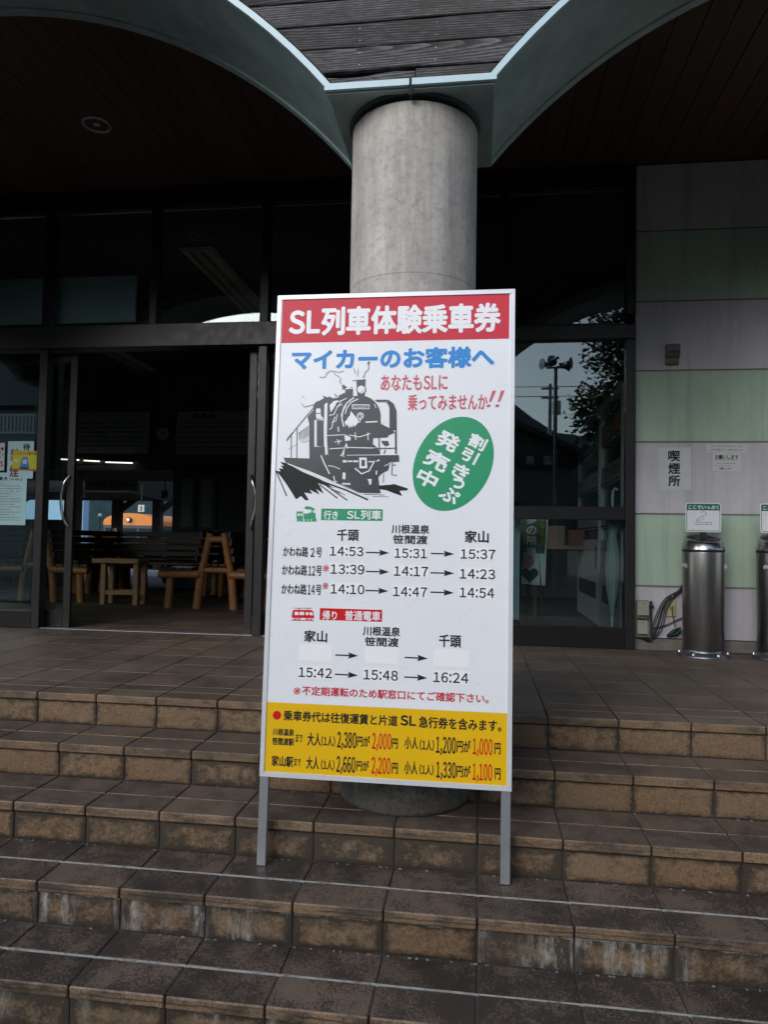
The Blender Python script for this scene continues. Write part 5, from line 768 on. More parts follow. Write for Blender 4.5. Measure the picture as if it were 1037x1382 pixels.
for i in range(6):
    o_ = (i-3.5)*0.0085; m = MB()
    ptz = [(1.190+o_*0.5, 0.815), (1.215, 0.795+o_*0.3), (1.262+o_, 0.812+o_*0.6), (1.300+o_*1.3, 0.885-o_), (1.320+o_*1.5, 0.955), (1.338+o_*1.3, 1.02), (1.376+o_, 1.088-o_*0.3), (1.43, 1.140-o_*0.4), (1.475, 1.172-o_), (1.60, 1.19-o_)]
    # smooth by Catmull-Rom
    pts = []
    for a in range(len(ptz)-1):
        p0, p1, p2, p3 = ptz[max(a-1, 0)], ptz[a], ptz[a+1], ptz[min(a+2, len(ptz)-1)]
        for s_ in range(5):
            t_ = s_/5; q = [0.5*((2*p1[c])+(-p0[c]+p2[c])*t_+(2*p0[c]-5*p1[c]+4*p2[c]-p3[c])*t_*t_+(-p0[c]+3*p1[c]-3*p2[c]+p3[c])*t_**3) for c in (0, 1)]
            pts.append((q[0], WF-0.012-0.006*(i % 3), q[1]))
    m.tube(pts, 0.0036, 7).build('cable', CB, cb)
MB().tube([(1.388, WF-0.034, 1.118), (1.396, WF-0.006, 1.094)], 0.004, 8).build('cable_tie', PAPER, cb)
gc = thing('grey_cable', (1.3, WF, 0.87), 'thin grey twin cable running behind the black bundle to the right', 'cable')
for o_ in (0, 0.008): MB().tube([(1.245, WF-0.006, 0.872+o_), (1.30, WF-0.007, 0.880+o_), (1.36, WF-0.007, 0.902+o_), (1.42, WF-0.007, 0.935+o_), (1.50, WF-0.007, 0.97+o_)], 0.0035, 6).build('strand', paint('grey_cable_skin', (0.14, 0.13, 0.13), 0.6), gc)
pl = thing('hanging_plug', (1.40, WF, 0.81), 'dark green coiled plug lead hanging under the outlet', 'plug')
GRN = paint('green_rubber', (0.015, 0.045, 0.030), 0.5)
MB().tube([(1.387, WF-0.024, 1.036), (1.388, WF-0.032, 1.0), (1.395, WF-0.030, 0.96), (1.408, WF-0.028, 0.915), (1.410, WF-0.024, 0.895)], 0.0045, 8).build('lead', paint('grey_green_lead', (0.06, 0.07, 0.065), 0.6), pl)
m = MB()
for i in range(4):
    pts = [(1.400+0.036*math.cos(a*0.45)*math.cos(0.5)+(i-1.5)*0.008, WF-0.022-0.006*i+0.004*math.sin(a), 0.857+0.036*math.cos(a*0.45)*0.6+0.015*math.sin(a*0.45)+(i-1.5)*0.004) for a in range(15)]
    m.tube(pts, 0.006, 7)
m.build('coil', GRN, pl)
# ---- ash stands
SLOTM = paint('slot_trim', (0.45, 0.44, 0.42), 0.5)
def ash_stand(x, y, label, yawr=0.0):      # yawr turns the drum on its foot
    a = thing('ash_stand', (x, y, PZ), label, 'ashtray', 'stainless steel ash stands along the wall'); z = PZ; r = 0.134
    MB().lathe(x, y, [(0.172, z+0.002), (0.170, z+0.012), (0.140, z+0.028), (0.135, z+0.036), (0.1345, z+0.046)], 56).build('foot_ring', DKSTEEL, a)
    for k in range(6):
        t_ = -math.pi/2+k*math.pi/3+0.35; MB().tube([(x+0.153*math.cos(t_), y+0.153*math.sin(t_), z+0.014), (x+0.154*math.cos(t_), y+0.154*math.sin(t_), z+0.030)], [0.012, 0.008], 10).build('bolt', CHROME, a)
    MB().lathe(x, y, [(r-0.002, z+0.040), (r, z+0.044), (r, z+0.705), (r-0.001, z+0.712)], 72).build('body', STEEL, a)
    MB().lathe(x, y, [(r-0.006, z+0.712), (r+0.003, z+0.714), (r+0.003, z+0.728), (r-0.004, z+0.729)], 72).build('collar', BLACKP, a)
    # hooded lid, lower at the front
    n = 72; prof = [(r+0.007, 0.729), (r+0.005, 0.740), (r-0.006, 0.790), (r-0.014, 0.812), (r-0.022, 0.816), (r-0.030, 0.808)]
    vs = []
    for rr, zz in prof:
        for k in range(n):
            t_ = 2*math.pi*k/n; f = max(0, (zz-0.74)/0.07); tilt = 0.030*math.sin(t_)*min(1, f)
            vs.append((x+rr*math.cos(t_), y+rr*math.sin(t_), z+zz+tilt-0.004*f))
    fs = [(i*n+k, i*n+(k+1) % n, (i+1)*n+(k+1) % n, (i+1)*n+k) for i in range(len(prof)-1) for k in range(n)]
    MB().add(vs, fs, True).build('lid', paint('polished_lid', (0.48, 0.48, 0.49), 0.26, 1.0, var=0.12), a)
    mt = MB(); rr = r-0.030; ring = [(x+rr*math.cos(2*math.pi*k/n), y+rr*math.sin(2*math.pi*k/n), z+0.802+0.030*math.sin(2*math.pi*k/n)) for k in range(n)]
    mt.add(ring, [tuple(range(n))]); tr = mt.build('ash_grille', paint('grille_metal', (0.10, 0.10, 0.105), 0.4, 0.8, var=0.4, sc_=40), a)
    for (hx, hy, hw, hd) in ((-0.062, 0.03, 0.022, 0.010), (-0.055, -0.045, 0.034, 0.009), (0.055, 0.028, 0.024, 0.010), (0.04, -0.05, 0.03, 0.008), (0.0, -0.02, 0.02, 0.006)):
        P = [(x+hx+hw*math.cos(k*0.52), y+hy+hd*1.6*math.sin(k*0.52)) for k in range(12)]
        MB().add([(px2, py2, z+0.8035+0.030*(py2-y)/rr) for px2, py2 in P], [tuple(range(12))]).build('ash_hole', BLACKG, a)
    for sg in (-1, 1):
        t0 = -math.pi/2+sg*1.28+yawr; pts = []
        for k in range(9):
            t_ = t0+(k-4)*0.035; pts.append((x+(r+0.001)*math.cos(t_), y+(r+0.001)*math.sin(t_), z+0.615))
        MB().tube(pts, 0.017, 10).build('finger_slot', SLOTM, a)
    # bracket and smoking sign
    MB().box(x-0.018, x+0.018, y-0.012, y+0.012, z+0.800, z+0.870, 0.003).build('bracket', BLACKP, a)
    sx0, sx1, sz0, sz1, sy = x-0.122, x+0.113, z+0.850, z+1.052, y-0.014
    def rr_(x0, x1, z0, z1, c, n_=6):
        o = []
        for (cx_, cz_, a0) in ((x1-c, z1-c, 0), (x0+c, z1-c, 90), (x0+c, z0+c, 180), (x1-c, z0+c, 270)):
            for i in range(n_): t_ = R(a0+90*i/(n_-1)); o.append((cx_+c*math.cos(t_), cz_+c*math.sin(t_)))
        return o
    sp = MB().prism(rr_(sx0, sx1, sz0, sz1, 0.016), lambda u, v: (u, sy-0.003, v), lambda u, v: (u, sy, v)).build('sign_plate', WHITEP, a)
    f2 = lambda u, v, l=0.0: (u, sy-0.0034-l, v)
    gm = MB(); flat(gm, rr_(sx0+0.007, sx1-0.007, sz0+0.007, sz1-0.007, 0.011), f2); gm.build('sign_border', paint('sign_green', (0.012, 0.16, 0.09), 0.4), sp)
    wm = MB(); flat(wm, rr_(sx0+0.0105, sx1-0.0105, sz0+0.0105, sz1-0.052, 0.004), f2, 0.0004); wm.build('sign_field', WHITEP, sp)
    tm = MB(); text_into(tm, 'ここでいっぷく', sx0+0.018, sz1-0.044, sx1-0.016, sz1-0.017, lambda u, v, l: f2(u, v, l+0.0008), 0.04); tm.build('lettering', INK['white'], sp)
    cm = MB()
    def ln(p, w):
        for (a_, b_), (c_, d_) in zip(p[:-1], p[1:]):
            L_ = math.hypot(c_-a_, d_-b_) or 1; nx_, nz_ = -(d_-b_)/L_*w/2, (c_-a_)/L_*w/2
            flat(cm, [(a_+nx_, b_+nz_), (c_+nx_, d_+nz_), (c_-nx_, d_-nz_), (a_-nx_, b_-nz_)], f2, 0.0009)
    qx, qz = sx0+0.068, sz0+0.052
    ln([(qx, qz), (qx+0.105, qz), (qx+0.105, qz+0.015), (qx, qz+0.015), (qx, qz)], 0.0022); ln([(qx+0.075, qz), (qx+0.075, qz+0.015)], 0.0022)
    ln([(qx+0.004, qz+0.022), (qx+0.004, qz+0.032), (qx+0.012, qz+0.040), (qx+0.028, qz+0.040), (qx+0.030, qz+0.052), (qx+0.040, qz+0.058), (qx+0.050, qz+0.058), (qx+0.064, qz+0.066), (qx+0.068, qz+0.080), (qx+0.058, qz+0.092), (qx+0.044, qz+0.088), (qx+0.036, qz+0.078)], 0.0022)
    ln([(qx+0.004, qz+0.022), (qx+0.018, qz+0.030), (qx+0.034, qz+0.029), (qx+0.046, qz+0.036), (qx+0.048, qz+0.050)], 0.0018)
    cm.build('symbol', INK['black'], sp)
    return a
ash_stand(1.548, 5.225, 'tall stainless steel ash stand with a green and white sign beside the cable bundle')
ash_stand(2.040, 5.235, 'second stainless steel ash stand cut off by the right edge of the photo', 0.42)

# ================================================================ TICKET NOTICE BOARD
LEAN = R(3.0); BX, BY, BZ = -0.786, 2.58, 2*RS+0.0015; BW, BH = 0.913, 2.136
nb = thing('notice_board', (BX, BY, BZ), 'tall white steam train ticket notice board with red and yellow bands leaning on the column', 'notice board')
sL, cL = math.sin(LEAN), math.cos(LEAN)
def BF(u, v, d=0.0):      # u along the board, v up it, d out towards the steps
    return (BX+u, BY+v*sL-d*cL, BZ+v*cL+d*sL)
def bbox(mb, u0, u1, v0, v1, d0, d1, c=0.0015):
    o = len(mb.v); mb.box(u0, u1, d0, d1, v0, v1, c)
    for i in range(o, len(mb.v)):
        u, d, v = mb.v[i]; mb.v[i] = BF(u, v, d)
    return mb
def miter(name, quad, d0, d1):
    return MB().prism(quad, lambda u, v: BF(u, v, d0), lambda u, v: BF(u, v, d1)).build(name, FRAMEW, nb)
V0, V1, FW_ = 0.315, BH, 0.0165
miter('frame_rail', [(0, V1), (BW, V1), (BW-FW_, V1-FW_), (FW_, V1-FW_)], -0.022, 0.0045)
miter('frame_rail', [(0, V0), (FW_, V0+FW_), (BW-FW_, V0+FW_), (BW, V0)], -0.022, 0.0045)
miter('frame_stile', [(0, V0+0.0006), (0, V1-0.0006), (FW_-0.0004, V1-FW_-0.0006), (FW_-0.0004, V0+FW_+0.0006)], -0.022, 0.0045)
miter('frame_stile', [(BW, V0+0.0006), (BW-FW_+0.0004, V0+FW_+0.0006), (BW-FW_+0.0004, V1-FW_-0.0006), (BW, V1-0.0006)], -0.022, 0.0045)
for u0, u1 in ((0.001, 0.034), (BW-0.036, BW-0.003)):
    bbox(MB(), u0, u1, 0.0, V0-0.001, -0.022, 0.002).build('leg', ALU, nb)
    bbox(MB(), u0+0.002, u1-0.002, V0+0.02, V1-0.03, -0.024, -0.006).build('back_post', ALU, nb)
for vv in (0.75, 1.25, 1.75): bbox(MB(), 0.036, BW-0.038, vv-0.015, vv+0.015, -0.022, -0.005).build('back_rail', ALU, nb)
pan = bbox(MB(), FW_-0.002, BW-FW_+0.002, V0+FW_-0.002, V1-FW_+0.002, -0.0035, 0.0, 0.0).build('sheet_panel', WHITEP, nb)
def LF(l0): return lambda u, v, l=0.0: BF(u, v, 0.0004+l0+l)
# colour fields
PU0, PU1 = FW_+0.0005, BW-FW_-0.0005
for nm, v0, v1, mt in (('band', 1.9465, V1-FW_-0.0008, INK['band']), ('yellow', V0+FW_+0.0008, 0.5822, INK['yellow'])):
    mb = MB(); flat(mb, [(PU0+(0.003 if nm == 'band' else 0), v0), (PU1-(0.004 if nm == 'band' else 0), v0), (PU1-(0.004 if nm == 'band' else 0), v1), (PU0+(0.003 if nm == 'band' else 0), v1)], LF(0)); mb.build('printed_band', mt, pan)
def rect2(k):
    q = dict(RECTS)[k]; return (q[0][0]+q[3][0])/2, (q[2][1]+q[3][1])/2, (q[1][0]+q[2][0])/2, (q[0][1]+q[1][1])/2
for k in ('green', 'red2'):
    a, b, c, d = rect2(k); mb = MB(); flat(mb, [(a, b), (c, b), (c, d), (a, d)], LF(0)); mb.build('printed_band', INK[k], pan)
mb = MB(); flat(mb, OVAL, LF(0)); mb.build('printed_oval', INK['green'], pan)
for a, b, c, d in PATCH:
    mb = MB(); flat(mb, [(a, b), (c, b), (c, d), (a, d)], LF(0.0001)); mb.build('sticker', PATCH_M, pan)
# picture of the engine, in flat printed layers
md, mw_, mk = MB(), MB(), MB()
for i, (k, poly) in enumerate(TRAIN): flat(mw_ if k == 'W' else (mk if i < 13 else md), poly, LF(0.0), 0.00002*i)
text_into(mw_, 'C11227', *PLATE, lambda u, v, l: LF(0.0026)(u, v, l), 0.03)
md.build('engine_picture', INK['soot'], pan); mk.build('track_picture', INK['black'], pan); mw_.build('engine_picture', WHITEP, pan)
for k, polys in ICONS:
    mb = MB()
    for i, p_ in enumerate(polys): flat(mb, p_, LF(0.0004 if k == 'white' else 0.0), 0.00002*i)
    mb.build('train_symbol', INK[k], pan)
# arrows and the red dot
for a, b, c, d in ARROWS:
    mb = MB()
    L_ = math.hypot(c-a, d-b); ux, uy = (c-a)/L_, (d-b)/L_
    P = [(0, .0024), (L_-0.034, .0024), (L_-0.038, .0115), (L_, 0), (L_-0.038, -.0115), (L_-0.034, -.0024), (0, -.0024)]
    flat(mb, [(a+p*ux-q*uy, b+p*uy+q*ux) for p, q in P], LF(0.0002)); mb.build('arrow', INK['black'], pan)
mb = MB(); rd = math.hypot(DOT[1][0]-DOT[0][0], DOT[1][1]-DOT[0][1])
flat(mb, [(DOT[0][0]+rd*math.cos(k*0.3142), DOT[0][1]+rd*math.sin(k*0.3142)) for k in range(20)], LF(0.0003)); mb.build('red_dot', INK['red2'], pan)
for i, (s, a, b, c, d, colr, bold) in enumerate(TEXTS):
    mb = MB(); text_into(mb, s, a, b, c, d, LF(0.0004), bold*(1.15 if bold > 0.01 else 1.0)); mb.build('lettering', INK[colr], pan)
mb = MB(); text_into(mb, '!!', 0.8190, 1.6870, 0.8660, 1.7500, lambda u, v, l: LF(0.0004)(u+(v-1.70)*0.35-0.005, v, l), 0.0); mb.build('lettering', INK['rose'], pan)
mb = MB()
for ch, u, v, w_, h_ in OVTXT: text_into(mb, ch, u-w_/2, v-h_/2, u+w_/2, v+h_/2, LF(0.0004), 0.038, rot=R(-27))
mb.build('lettering', INK['white'], pan)
# small marks of age on the sheet
mb = MB(); rnd = random.Random(5)
for i in range(26):
    u, v = rnd.uniform(0.03, 0.88), rnd.uniform(0.40, 1.93); s_ = rnd.uniform(0.0006, 0.002)
    flat(mb, [(u, v), (u+s_*2, v+s_*0.4), (u+s_*1.6, v+s_), (u+s_*0.2, v+s_*0.8)], LF(0.0001))
stuff(mb.build('scuff_mark', paint('scuff_grey', (0.35, 0.35, 0.36), 0.7), pan))

# ================================================================ WAITING ROOM
BYW = 10.5
wr = struct(MB().box(-9.0, 5.0, 6.001, 13.3, -0.9, PZ-0.020).build('waiting_room_floor', MORTAR))
ITILE = tile_mat('indoor_tile', 0.0)
me = tile_me(0.2945, 0.2945, 0.02, ITILE, 0.0)
yy = FY+0.045
for j in range(14):
    for x in prange(PH[0]-0.0, -4.6-0.55*j*0.3, -0.9 if j < 5 else -2.2): inst('floor_tile', me, wr, (x+0.15, yy+0.15, PZ+random.uniform(-.0006, .0006)))
    yy += 0.3
fm = MB().box(-9, 5, FY+0.046, 13.2, PZ-0.03, PZ-0.0075).build('screed', DJ, wr)
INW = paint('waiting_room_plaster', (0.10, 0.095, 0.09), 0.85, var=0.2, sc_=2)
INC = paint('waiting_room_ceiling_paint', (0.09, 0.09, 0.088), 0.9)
rw = thing('waiting_room_walls', (-4, 8, PZ), 'dark plaster walls around the waiting room beyond the glass doors', 'wall')
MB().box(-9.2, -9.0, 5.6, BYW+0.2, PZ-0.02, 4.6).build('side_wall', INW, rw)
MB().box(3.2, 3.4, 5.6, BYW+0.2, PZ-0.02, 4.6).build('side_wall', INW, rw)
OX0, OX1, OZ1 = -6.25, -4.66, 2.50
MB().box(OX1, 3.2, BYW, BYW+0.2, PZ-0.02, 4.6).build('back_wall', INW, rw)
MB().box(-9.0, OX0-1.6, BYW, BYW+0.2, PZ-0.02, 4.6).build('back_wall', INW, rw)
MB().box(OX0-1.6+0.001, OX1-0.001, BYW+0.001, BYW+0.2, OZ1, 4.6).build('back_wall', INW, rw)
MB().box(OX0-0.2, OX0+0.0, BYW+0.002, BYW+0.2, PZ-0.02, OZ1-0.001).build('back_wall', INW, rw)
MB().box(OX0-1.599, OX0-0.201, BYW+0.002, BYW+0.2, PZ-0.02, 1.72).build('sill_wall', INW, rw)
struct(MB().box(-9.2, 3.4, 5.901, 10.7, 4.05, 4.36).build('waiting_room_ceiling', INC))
# picture rail and signs on the back wall
MB().box(OX0-1.5, 0, BYW-0.03, BYW-0.001, 2.60, 2.66).build('wall_rail', SLAT, rw)
BOARDP = paint('timetable_face', (0.42, 0.42, 0.40), 0.6)
def ttable(x0, x1, z0, z1, label, head, seed):
    t = thing('timetable_board', ((x0+x1)/2, BYW-0.05, z0), label, 'timetable board'); y_ = BYW-0.05
    MB().box(x0, x1, y_-0.02, y_+0.03, z0, z1, 0.004).build('frame', SLAT, t)
    MB().box(x0+0.02, x1-0.02, y_-0.024, y_-0.0195, z0+0.02, z1-0.02).build('face', BOARDP, t)
    f_ = lambda u, v, l=0.0: (u, y_-0.0245-l, v); mb = MB()
    if head: text_into(mb, head, x0+0.25, z1-0.13, x0+0.25+0.13*len(head), z1-0.05, f_, 0.03)
    for r_ in range(6): scribble(mb, f_, x0+0.06, x1-0.06, z1-0.20-r_*(z1-z0-0.25)/6, 0.03, seed=seed+r_)
    mb.build('lettering', INK['black'], t)
ttable(-6.30, -5.02, 2.74, 3.42, 'dim station timetable board left of the clock on the far wall', '', 3)
ttable(-4.62, -3.42, 2.72, 3.42, 'dim station fare board right of the clock on the far wall', '運賃表', 33)
ck = thing('wall_clock', (-4.82, BYW, 3.08), 'small round clock on the far wall between the two boards', 'clock')
MB().tube([(-4.82, BYW-0.001, 3.06), (-4.82, BYW-0.06, 3.06)], 0.115, 28, sm=False).build('case', BLACKP, ck)
MB().tube([(-4.82, BYW-0.0605, 3.06), (-4.82, BYW-0.062, 3.06)], 0.10, 28, sm=False).build('face', paint('clock_face', (0.5, 0.5, 0.48), 0.2), ck)
m = MB(); m.box(-4.823, -4.817, BYW-0.066, BYW-0.064, 3.06, 3.135); m.box(-4.82, -4.765, BYW-0.066, BYW-0.064, 3.057, 3.063); m.build('hand', BLACKP, ck)
# dark bunting under the boards
bt = thing('bunting', (-4.0, BYW-0.06, 2.6), 'string of small dark pennants along the far wall', 'bunting')
BM_ = paint('dark_cloth', (0.05, 0.05, 0.055), 0.9)
for i in range(12):
    x = -4.5+i*0.19; m = MB(); m.prism([(x, 2.58), (x+0.15, 2.58), (x+0.075, 2.43)], lambda u, v: (u, BYW-0.062, v), lambda u, v: (u, BYW-0.058, v)); m.build('pennant', BM_, bt)
MB().tube([(-4.6, BYW-0.06, 2.582), (-2.2, BYW-0.06, 2.582)], 0.004, 6).build('string', BM_, bt)
# suspended unlit strip lights
def strip_light(x, y0, y1, z, label):
    s_ = thing('strip_light', (x, (y0+y1)/2, z), label, 'strip light', 'unlit strip lights on the waiting room ceiling')
    MB().prism([(-0.13, z-0.03), (0.13, z-0.03), (0.16, z), (-0.16, z)], lambda u, v: (x+u, y0, v), lambda u, v: (x+u, y1, v)).build('housing', paint('strip_light_enamel', (0.80, 0.80, 0.78), 0.5), s_)
    MB().tube([(x-0.05, y0+0.03, z-0.045), (x-0.05, y1-0.03, z-0.045)], 0.014, 8).build('tube', paint('unlit_tube', (0.45, 0.45, 0.44), 0.3), s_)
    MB().tube([(x+0.05, y0+0.03, z-0.045), (x+0.05, y1-0.03, z-0.045)], 0.014, 8).build('tube', paint('unlit_tube', (0.45, 0.45, 0.44), 0.3), s_)
MB().box(-9.0, 3.4, 5.70, 5.90, 4.02, 4.349).build('bulkhead', INC, rw)
strip_light(-2.50, 5.95, 7.9, 4.03, 'long unlit strip light seen through the upper glass left of the column')
strip_light(-5.05, 8.6, 10.3, 4.03, 'unlit strip light further back seen through the open doorway')
bs = thing('added_pale_panel', (-4.2, 5.61, 3.265), 'pale blank panel added behind the upper left glass', 'board')
MB().box(-7.0, -2.86, 5.60, 5.62, 3.265, 3.66, 0.003).build('panel', paint('added_panel_grey', (0.80, 0.88, 0.90), 0.6, var=0.03), bs)  # pale panel added to make the pale block across the upper left panes
for x in (-6.5, -5.0, -3.2): MB().tube([(x, 5.61, 3.66), (x, 5.61, 4.10)], 0.004, 6).build('hanger', BLACKP, bs)
# log benches: double sided, seen end on
def make_bench(loc, rz, label, L=1.7, first=None):
    if first:
        r_ = copy_tree(first); r_.location = loc; r_.rotation_euler = (0, 0, rz); r_['label'] = label; return r_
    b = thing('log_bench', (0, 0, 0), label, 'bench', 'double sided log benches in the waiting room')
    for y_ in (0.0, L-0.12):
        for sg in (-1, 1):
            MB().tube([(sg*0.205, y_, 0.0), (sg*0.175, y_, 0.30), (sg*0.075, y_, 0.80)], [0.045, 0.043, 0.038], 12).build('log_leg', LOG, b)
            MB().tube([(sg*0.525, y_+0.005, 0.0), (sg*0.505, y_, 0.33)], [0.044, 0.040], 12).build('log_leg', LOG, b)
            MB().tube([(sg*0.16, y_-0.03, 0.365), (sg*0.62, y_-0.03, 0.355)], [0.042, 0.040], 12).build('seat_log', LOG, b)
        MB().tube([(-0.10, y_, 0.735), (0.10, y_, 0.735)], 0.036, 10).build('cross_log', LOG, b)
        MB().tube([(-0.16, y_, 0.41), (0.16, y_, 0.41)], 0.033, 10).build('cross_log', LOG, b)
    for sg in (-1, 1):
        for i in range(4):
            x_ = sg*(0.245+i*0.098); MB().box(min(x_, x_+sg*0.085), max(x_, x_+sg*0.085), -0.06, L-0.06, 0.398, 0.432, 0.004).build('seat_slat', SLAT, b)
        for i in range(4):
            z_ = 0.50+i*0.085; x_ = sg*(0.150-(z_-0.45)*0.20+0.050)
            MB().box(min(x_, x_+sg*0.03), max(x_, x_+sg*0.03), -0.06, L-0.06, z_, z_+0.062, 0.004).build('back_slat', SLAT, b)
    for i in range(3): MB().box(-0.12+i*0.085, -0.05+i*0.085, -0.05, L-0.07, 0.452, 0.478, 0.003).build('centre_slat', SLAT, b)
    b.location = loc; b.rotation_euler = (0, 0, rz); return b
B0 = make_bench((-2.747, 7.33, PZ), 0, 'orange varnished log bench seen end on in the open doorway at its right side')
make_bench((-4.98, 7.65, PZ), 0, 'log bench seen dimly through the left pane and the left door glass', first=B0)
make_bench((-3.45, 9.35, PZ), R(90), 'dark slatted log bench standing broadside in front of the far opening, right half', first=B0)
make_bench((-5.20, 9.35, PZ), R(90), 'dark slatted log bench standing broadside in front of the far opening, left half', first=B0)
make_bench((-5.27, 9.62, PZ+0.001), 0, 'log bench behind the others whose crossed log tops poke up before the train', first=B0)
bk = thing('open_magazine', (-3.07, 7.30, PZ+0.433), 'thin white magazine lying on the seat of the log bench in the doorway', 'magazine')
MB().box(-3.22, -2.99, 7.29, 7.46, PZ+0.4335, PZ+0.442, 0.001).build('pages', PAPER, bk)
st = thing('side_table', (-3.93, 7.6, PZ), 'small pale wooden table with a low stretcher, left of the log bench', 'table')
MB().box(-4.22, -3.68, 7.44, 7.74, PZ+0.455, PZ+0.505, 0.004).build('table_top', STOOLM, st)
for x_ in (-4.10, -3.72):
    for y_ in (7.50, 7.68): MB().box(x_-0.028, x_+0.028, y_-0.028, y_+0.028, PZ, PZ+0.454, 0.003).build('leg', STOOLM, st)
for y_ in (7.50, 7.68): MB().box(-4.071, -3.749, y_-0.02, y_+0.02, PZ+0.11, PZ+0.155, 0.003).build('stretcher', STOOLM, st)
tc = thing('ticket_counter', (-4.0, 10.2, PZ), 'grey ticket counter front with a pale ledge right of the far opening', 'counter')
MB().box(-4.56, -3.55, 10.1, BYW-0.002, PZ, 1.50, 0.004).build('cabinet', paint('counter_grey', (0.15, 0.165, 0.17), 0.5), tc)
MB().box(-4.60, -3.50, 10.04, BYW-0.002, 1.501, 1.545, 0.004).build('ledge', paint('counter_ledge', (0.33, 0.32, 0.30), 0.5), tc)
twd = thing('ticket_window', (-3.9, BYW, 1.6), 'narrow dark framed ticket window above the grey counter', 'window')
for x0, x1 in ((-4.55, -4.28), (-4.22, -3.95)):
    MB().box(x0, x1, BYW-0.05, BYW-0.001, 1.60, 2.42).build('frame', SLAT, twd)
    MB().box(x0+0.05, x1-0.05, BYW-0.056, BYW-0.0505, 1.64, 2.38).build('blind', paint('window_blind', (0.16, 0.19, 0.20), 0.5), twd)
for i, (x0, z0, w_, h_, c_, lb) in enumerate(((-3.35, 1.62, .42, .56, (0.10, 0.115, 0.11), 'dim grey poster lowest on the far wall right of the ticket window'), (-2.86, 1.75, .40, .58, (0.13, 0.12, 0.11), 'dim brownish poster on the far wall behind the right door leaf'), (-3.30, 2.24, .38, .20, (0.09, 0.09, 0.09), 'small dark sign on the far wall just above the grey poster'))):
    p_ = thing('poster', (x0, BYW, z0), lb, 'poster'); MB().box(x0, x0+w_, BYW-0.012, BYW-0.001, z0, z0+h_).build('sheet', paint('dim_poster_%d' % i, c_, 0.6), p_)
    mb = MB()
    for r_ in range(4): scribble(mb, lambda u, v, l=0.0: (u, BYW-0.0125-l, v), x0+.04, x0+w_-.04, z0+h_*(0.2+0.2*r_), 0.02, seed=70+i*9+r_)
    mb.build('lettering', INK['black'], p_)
def direction_sign(x0, x1, z0, z1, y, s, label):
    d_ = thing('hanging_sign', ((x0+x1)/2, y, z1), label, 'sign')
    MB().box(x0, x1, y-0.03, y+0.03, z0, z1, 0.004).build('panel', paint('sign_grey', (0.30, 0.30, 0.27), 0.5), d_)
    mb = MB(); text_into(mb, s, x0+0.08, z0+0.05, x1-0.20, z1-0.05, lambda u, v, l: (u, y-0.0305-l, v), 0.02)
    ym = (z0+z1)/2; flat(mb, [(x1-0.17, ym-.006), (x1-0.09, ym-.006), (x1-0.09, ym-.03), (x1-0.04, ym), (x1-0.09, ym+.03), (x1-0.09, ym+.006), (x1-0.17, ym+.006)], lambda u, v, l=0.0: (u, y-0.0305-l, v)); mb.build('lettering', INK['black'], d_)
    for x_ in (x0+0.1, x1-0.1): MB().tube([(x_, y, z1), (x_, y, z1+0.5)], 0.008, 6).build('hanger', BLACKP, d_)
direction_sign(-6.62, -5.66, 2.24, 2.43, 11.4, '金谷方面　井川方面', 'long grey direction sign with an arrow hanging beyond the far opening')

# ---- right hand bay behind the glass
vm = thing('vending_machine', (1.5, 6.3, PZ), 'tall pale vending machine with shelves of samples behind the right glass', 'vending machine')
VMW = paint('vending_enamel', (0.42, 0.45, 0.44), 0.4); VMD = paint('vending_window', (0.03, 0.035, 0.035), 0.25)
# its face looks left; depth runs along Y
VX = 1.10
MB().box(VX+0.02, VX+0.75, 5.60, 8.0, PZ+0.01, 2.74, 0.006).build('cabinet', VMW, vm)
for y0_, y1_ in ((5.60, 6.57), (6.61, 8.0)):
    fr_ = MB(); fr_.box(VX-0.03, VX+0.019, y0_+0.003, y0_+0.045, PZ+0.03, 2.72, 0.003); fr_.box(VX-0.03, VX+0.019, y1_-0.045, y1_-0.003, PZ+0.03, 2.72, 0.003); fr_.box(VX-0.03, VX+0.019, y0_+0.046, y1_-0.046, 2.64, 2.72, 0.003); fr_.box(VX-0.03, VX+0.019, y0_+0.046, y1_-0.046, 1.20, 1.52, 0.003); fr_.build('door_frame', VMW, vm)
    MB().box(VX+0.0, VX+0.012, y0_+0.046, y1_-0.046, 1.521, 2.639).build('display_window', VMD, vm)
    for zz in (1.62, 1.98, 2.34):
        MB().box(VX-0.028, VX-0.001, y0_+0.05, y1_-0.05, zz, zz+0.028).build('shelf_strip', paint('shelf_strip_white', (0.8, 0.82, 0.8), 0.5), vm)
        bt_ = MB(); q = y0_+0.06
        while q < y1_-0.09: bt_.box(VX-0.034, VX-0.0285, q, q+0.020, zz+0.004, zz+0.024); q += 0.034
        stuff(bt_.build('button', BLACKP, vm))
        cn = MB(); q = y0_+0.085
        while q < y1_-0.08:
            cn.tube([(VX-0.014, q, zz+0.030), (VX-0.014, q, zz+0.150), (VX-0.014, q, zz+0.165)], [0.026, 0.026, 0.016], 10); q += 0.068
        stuff(cn.build('sample_can', paint('can_grey_%d' % int(zz*100+y0_*10), (random.uniform(.1, .25), random.uniform(.1, .2), random.uniform(.1, .22)), 0.35, 0.3), vm))
    MB().box(VX-0.036, VX-0.0305, y0_+0.12, y0_+0.17, 1.25, 1.46, 0.002).build('coin_panel', BLACKP, vm)
    MB().box(VX-0.029, VX+0.019, y0_+0.003, y1_-0.003, PZ+0.031, 1.199, 0.003).build('lower_door', VMW, vm)
    MB().box(VX-0.034, VX-0.0295, y0_+0.15, y1_-0.15, 0.98, 1.13, 0.002).build('pickup_flap', BLACKP, vm)
um = thing('umbrella', (1.075, 5.62, 1.8), 'furled clear plastic umbrella hanging behind the right glass', 'umbrella')
ux, uy = 1.000, 5.57
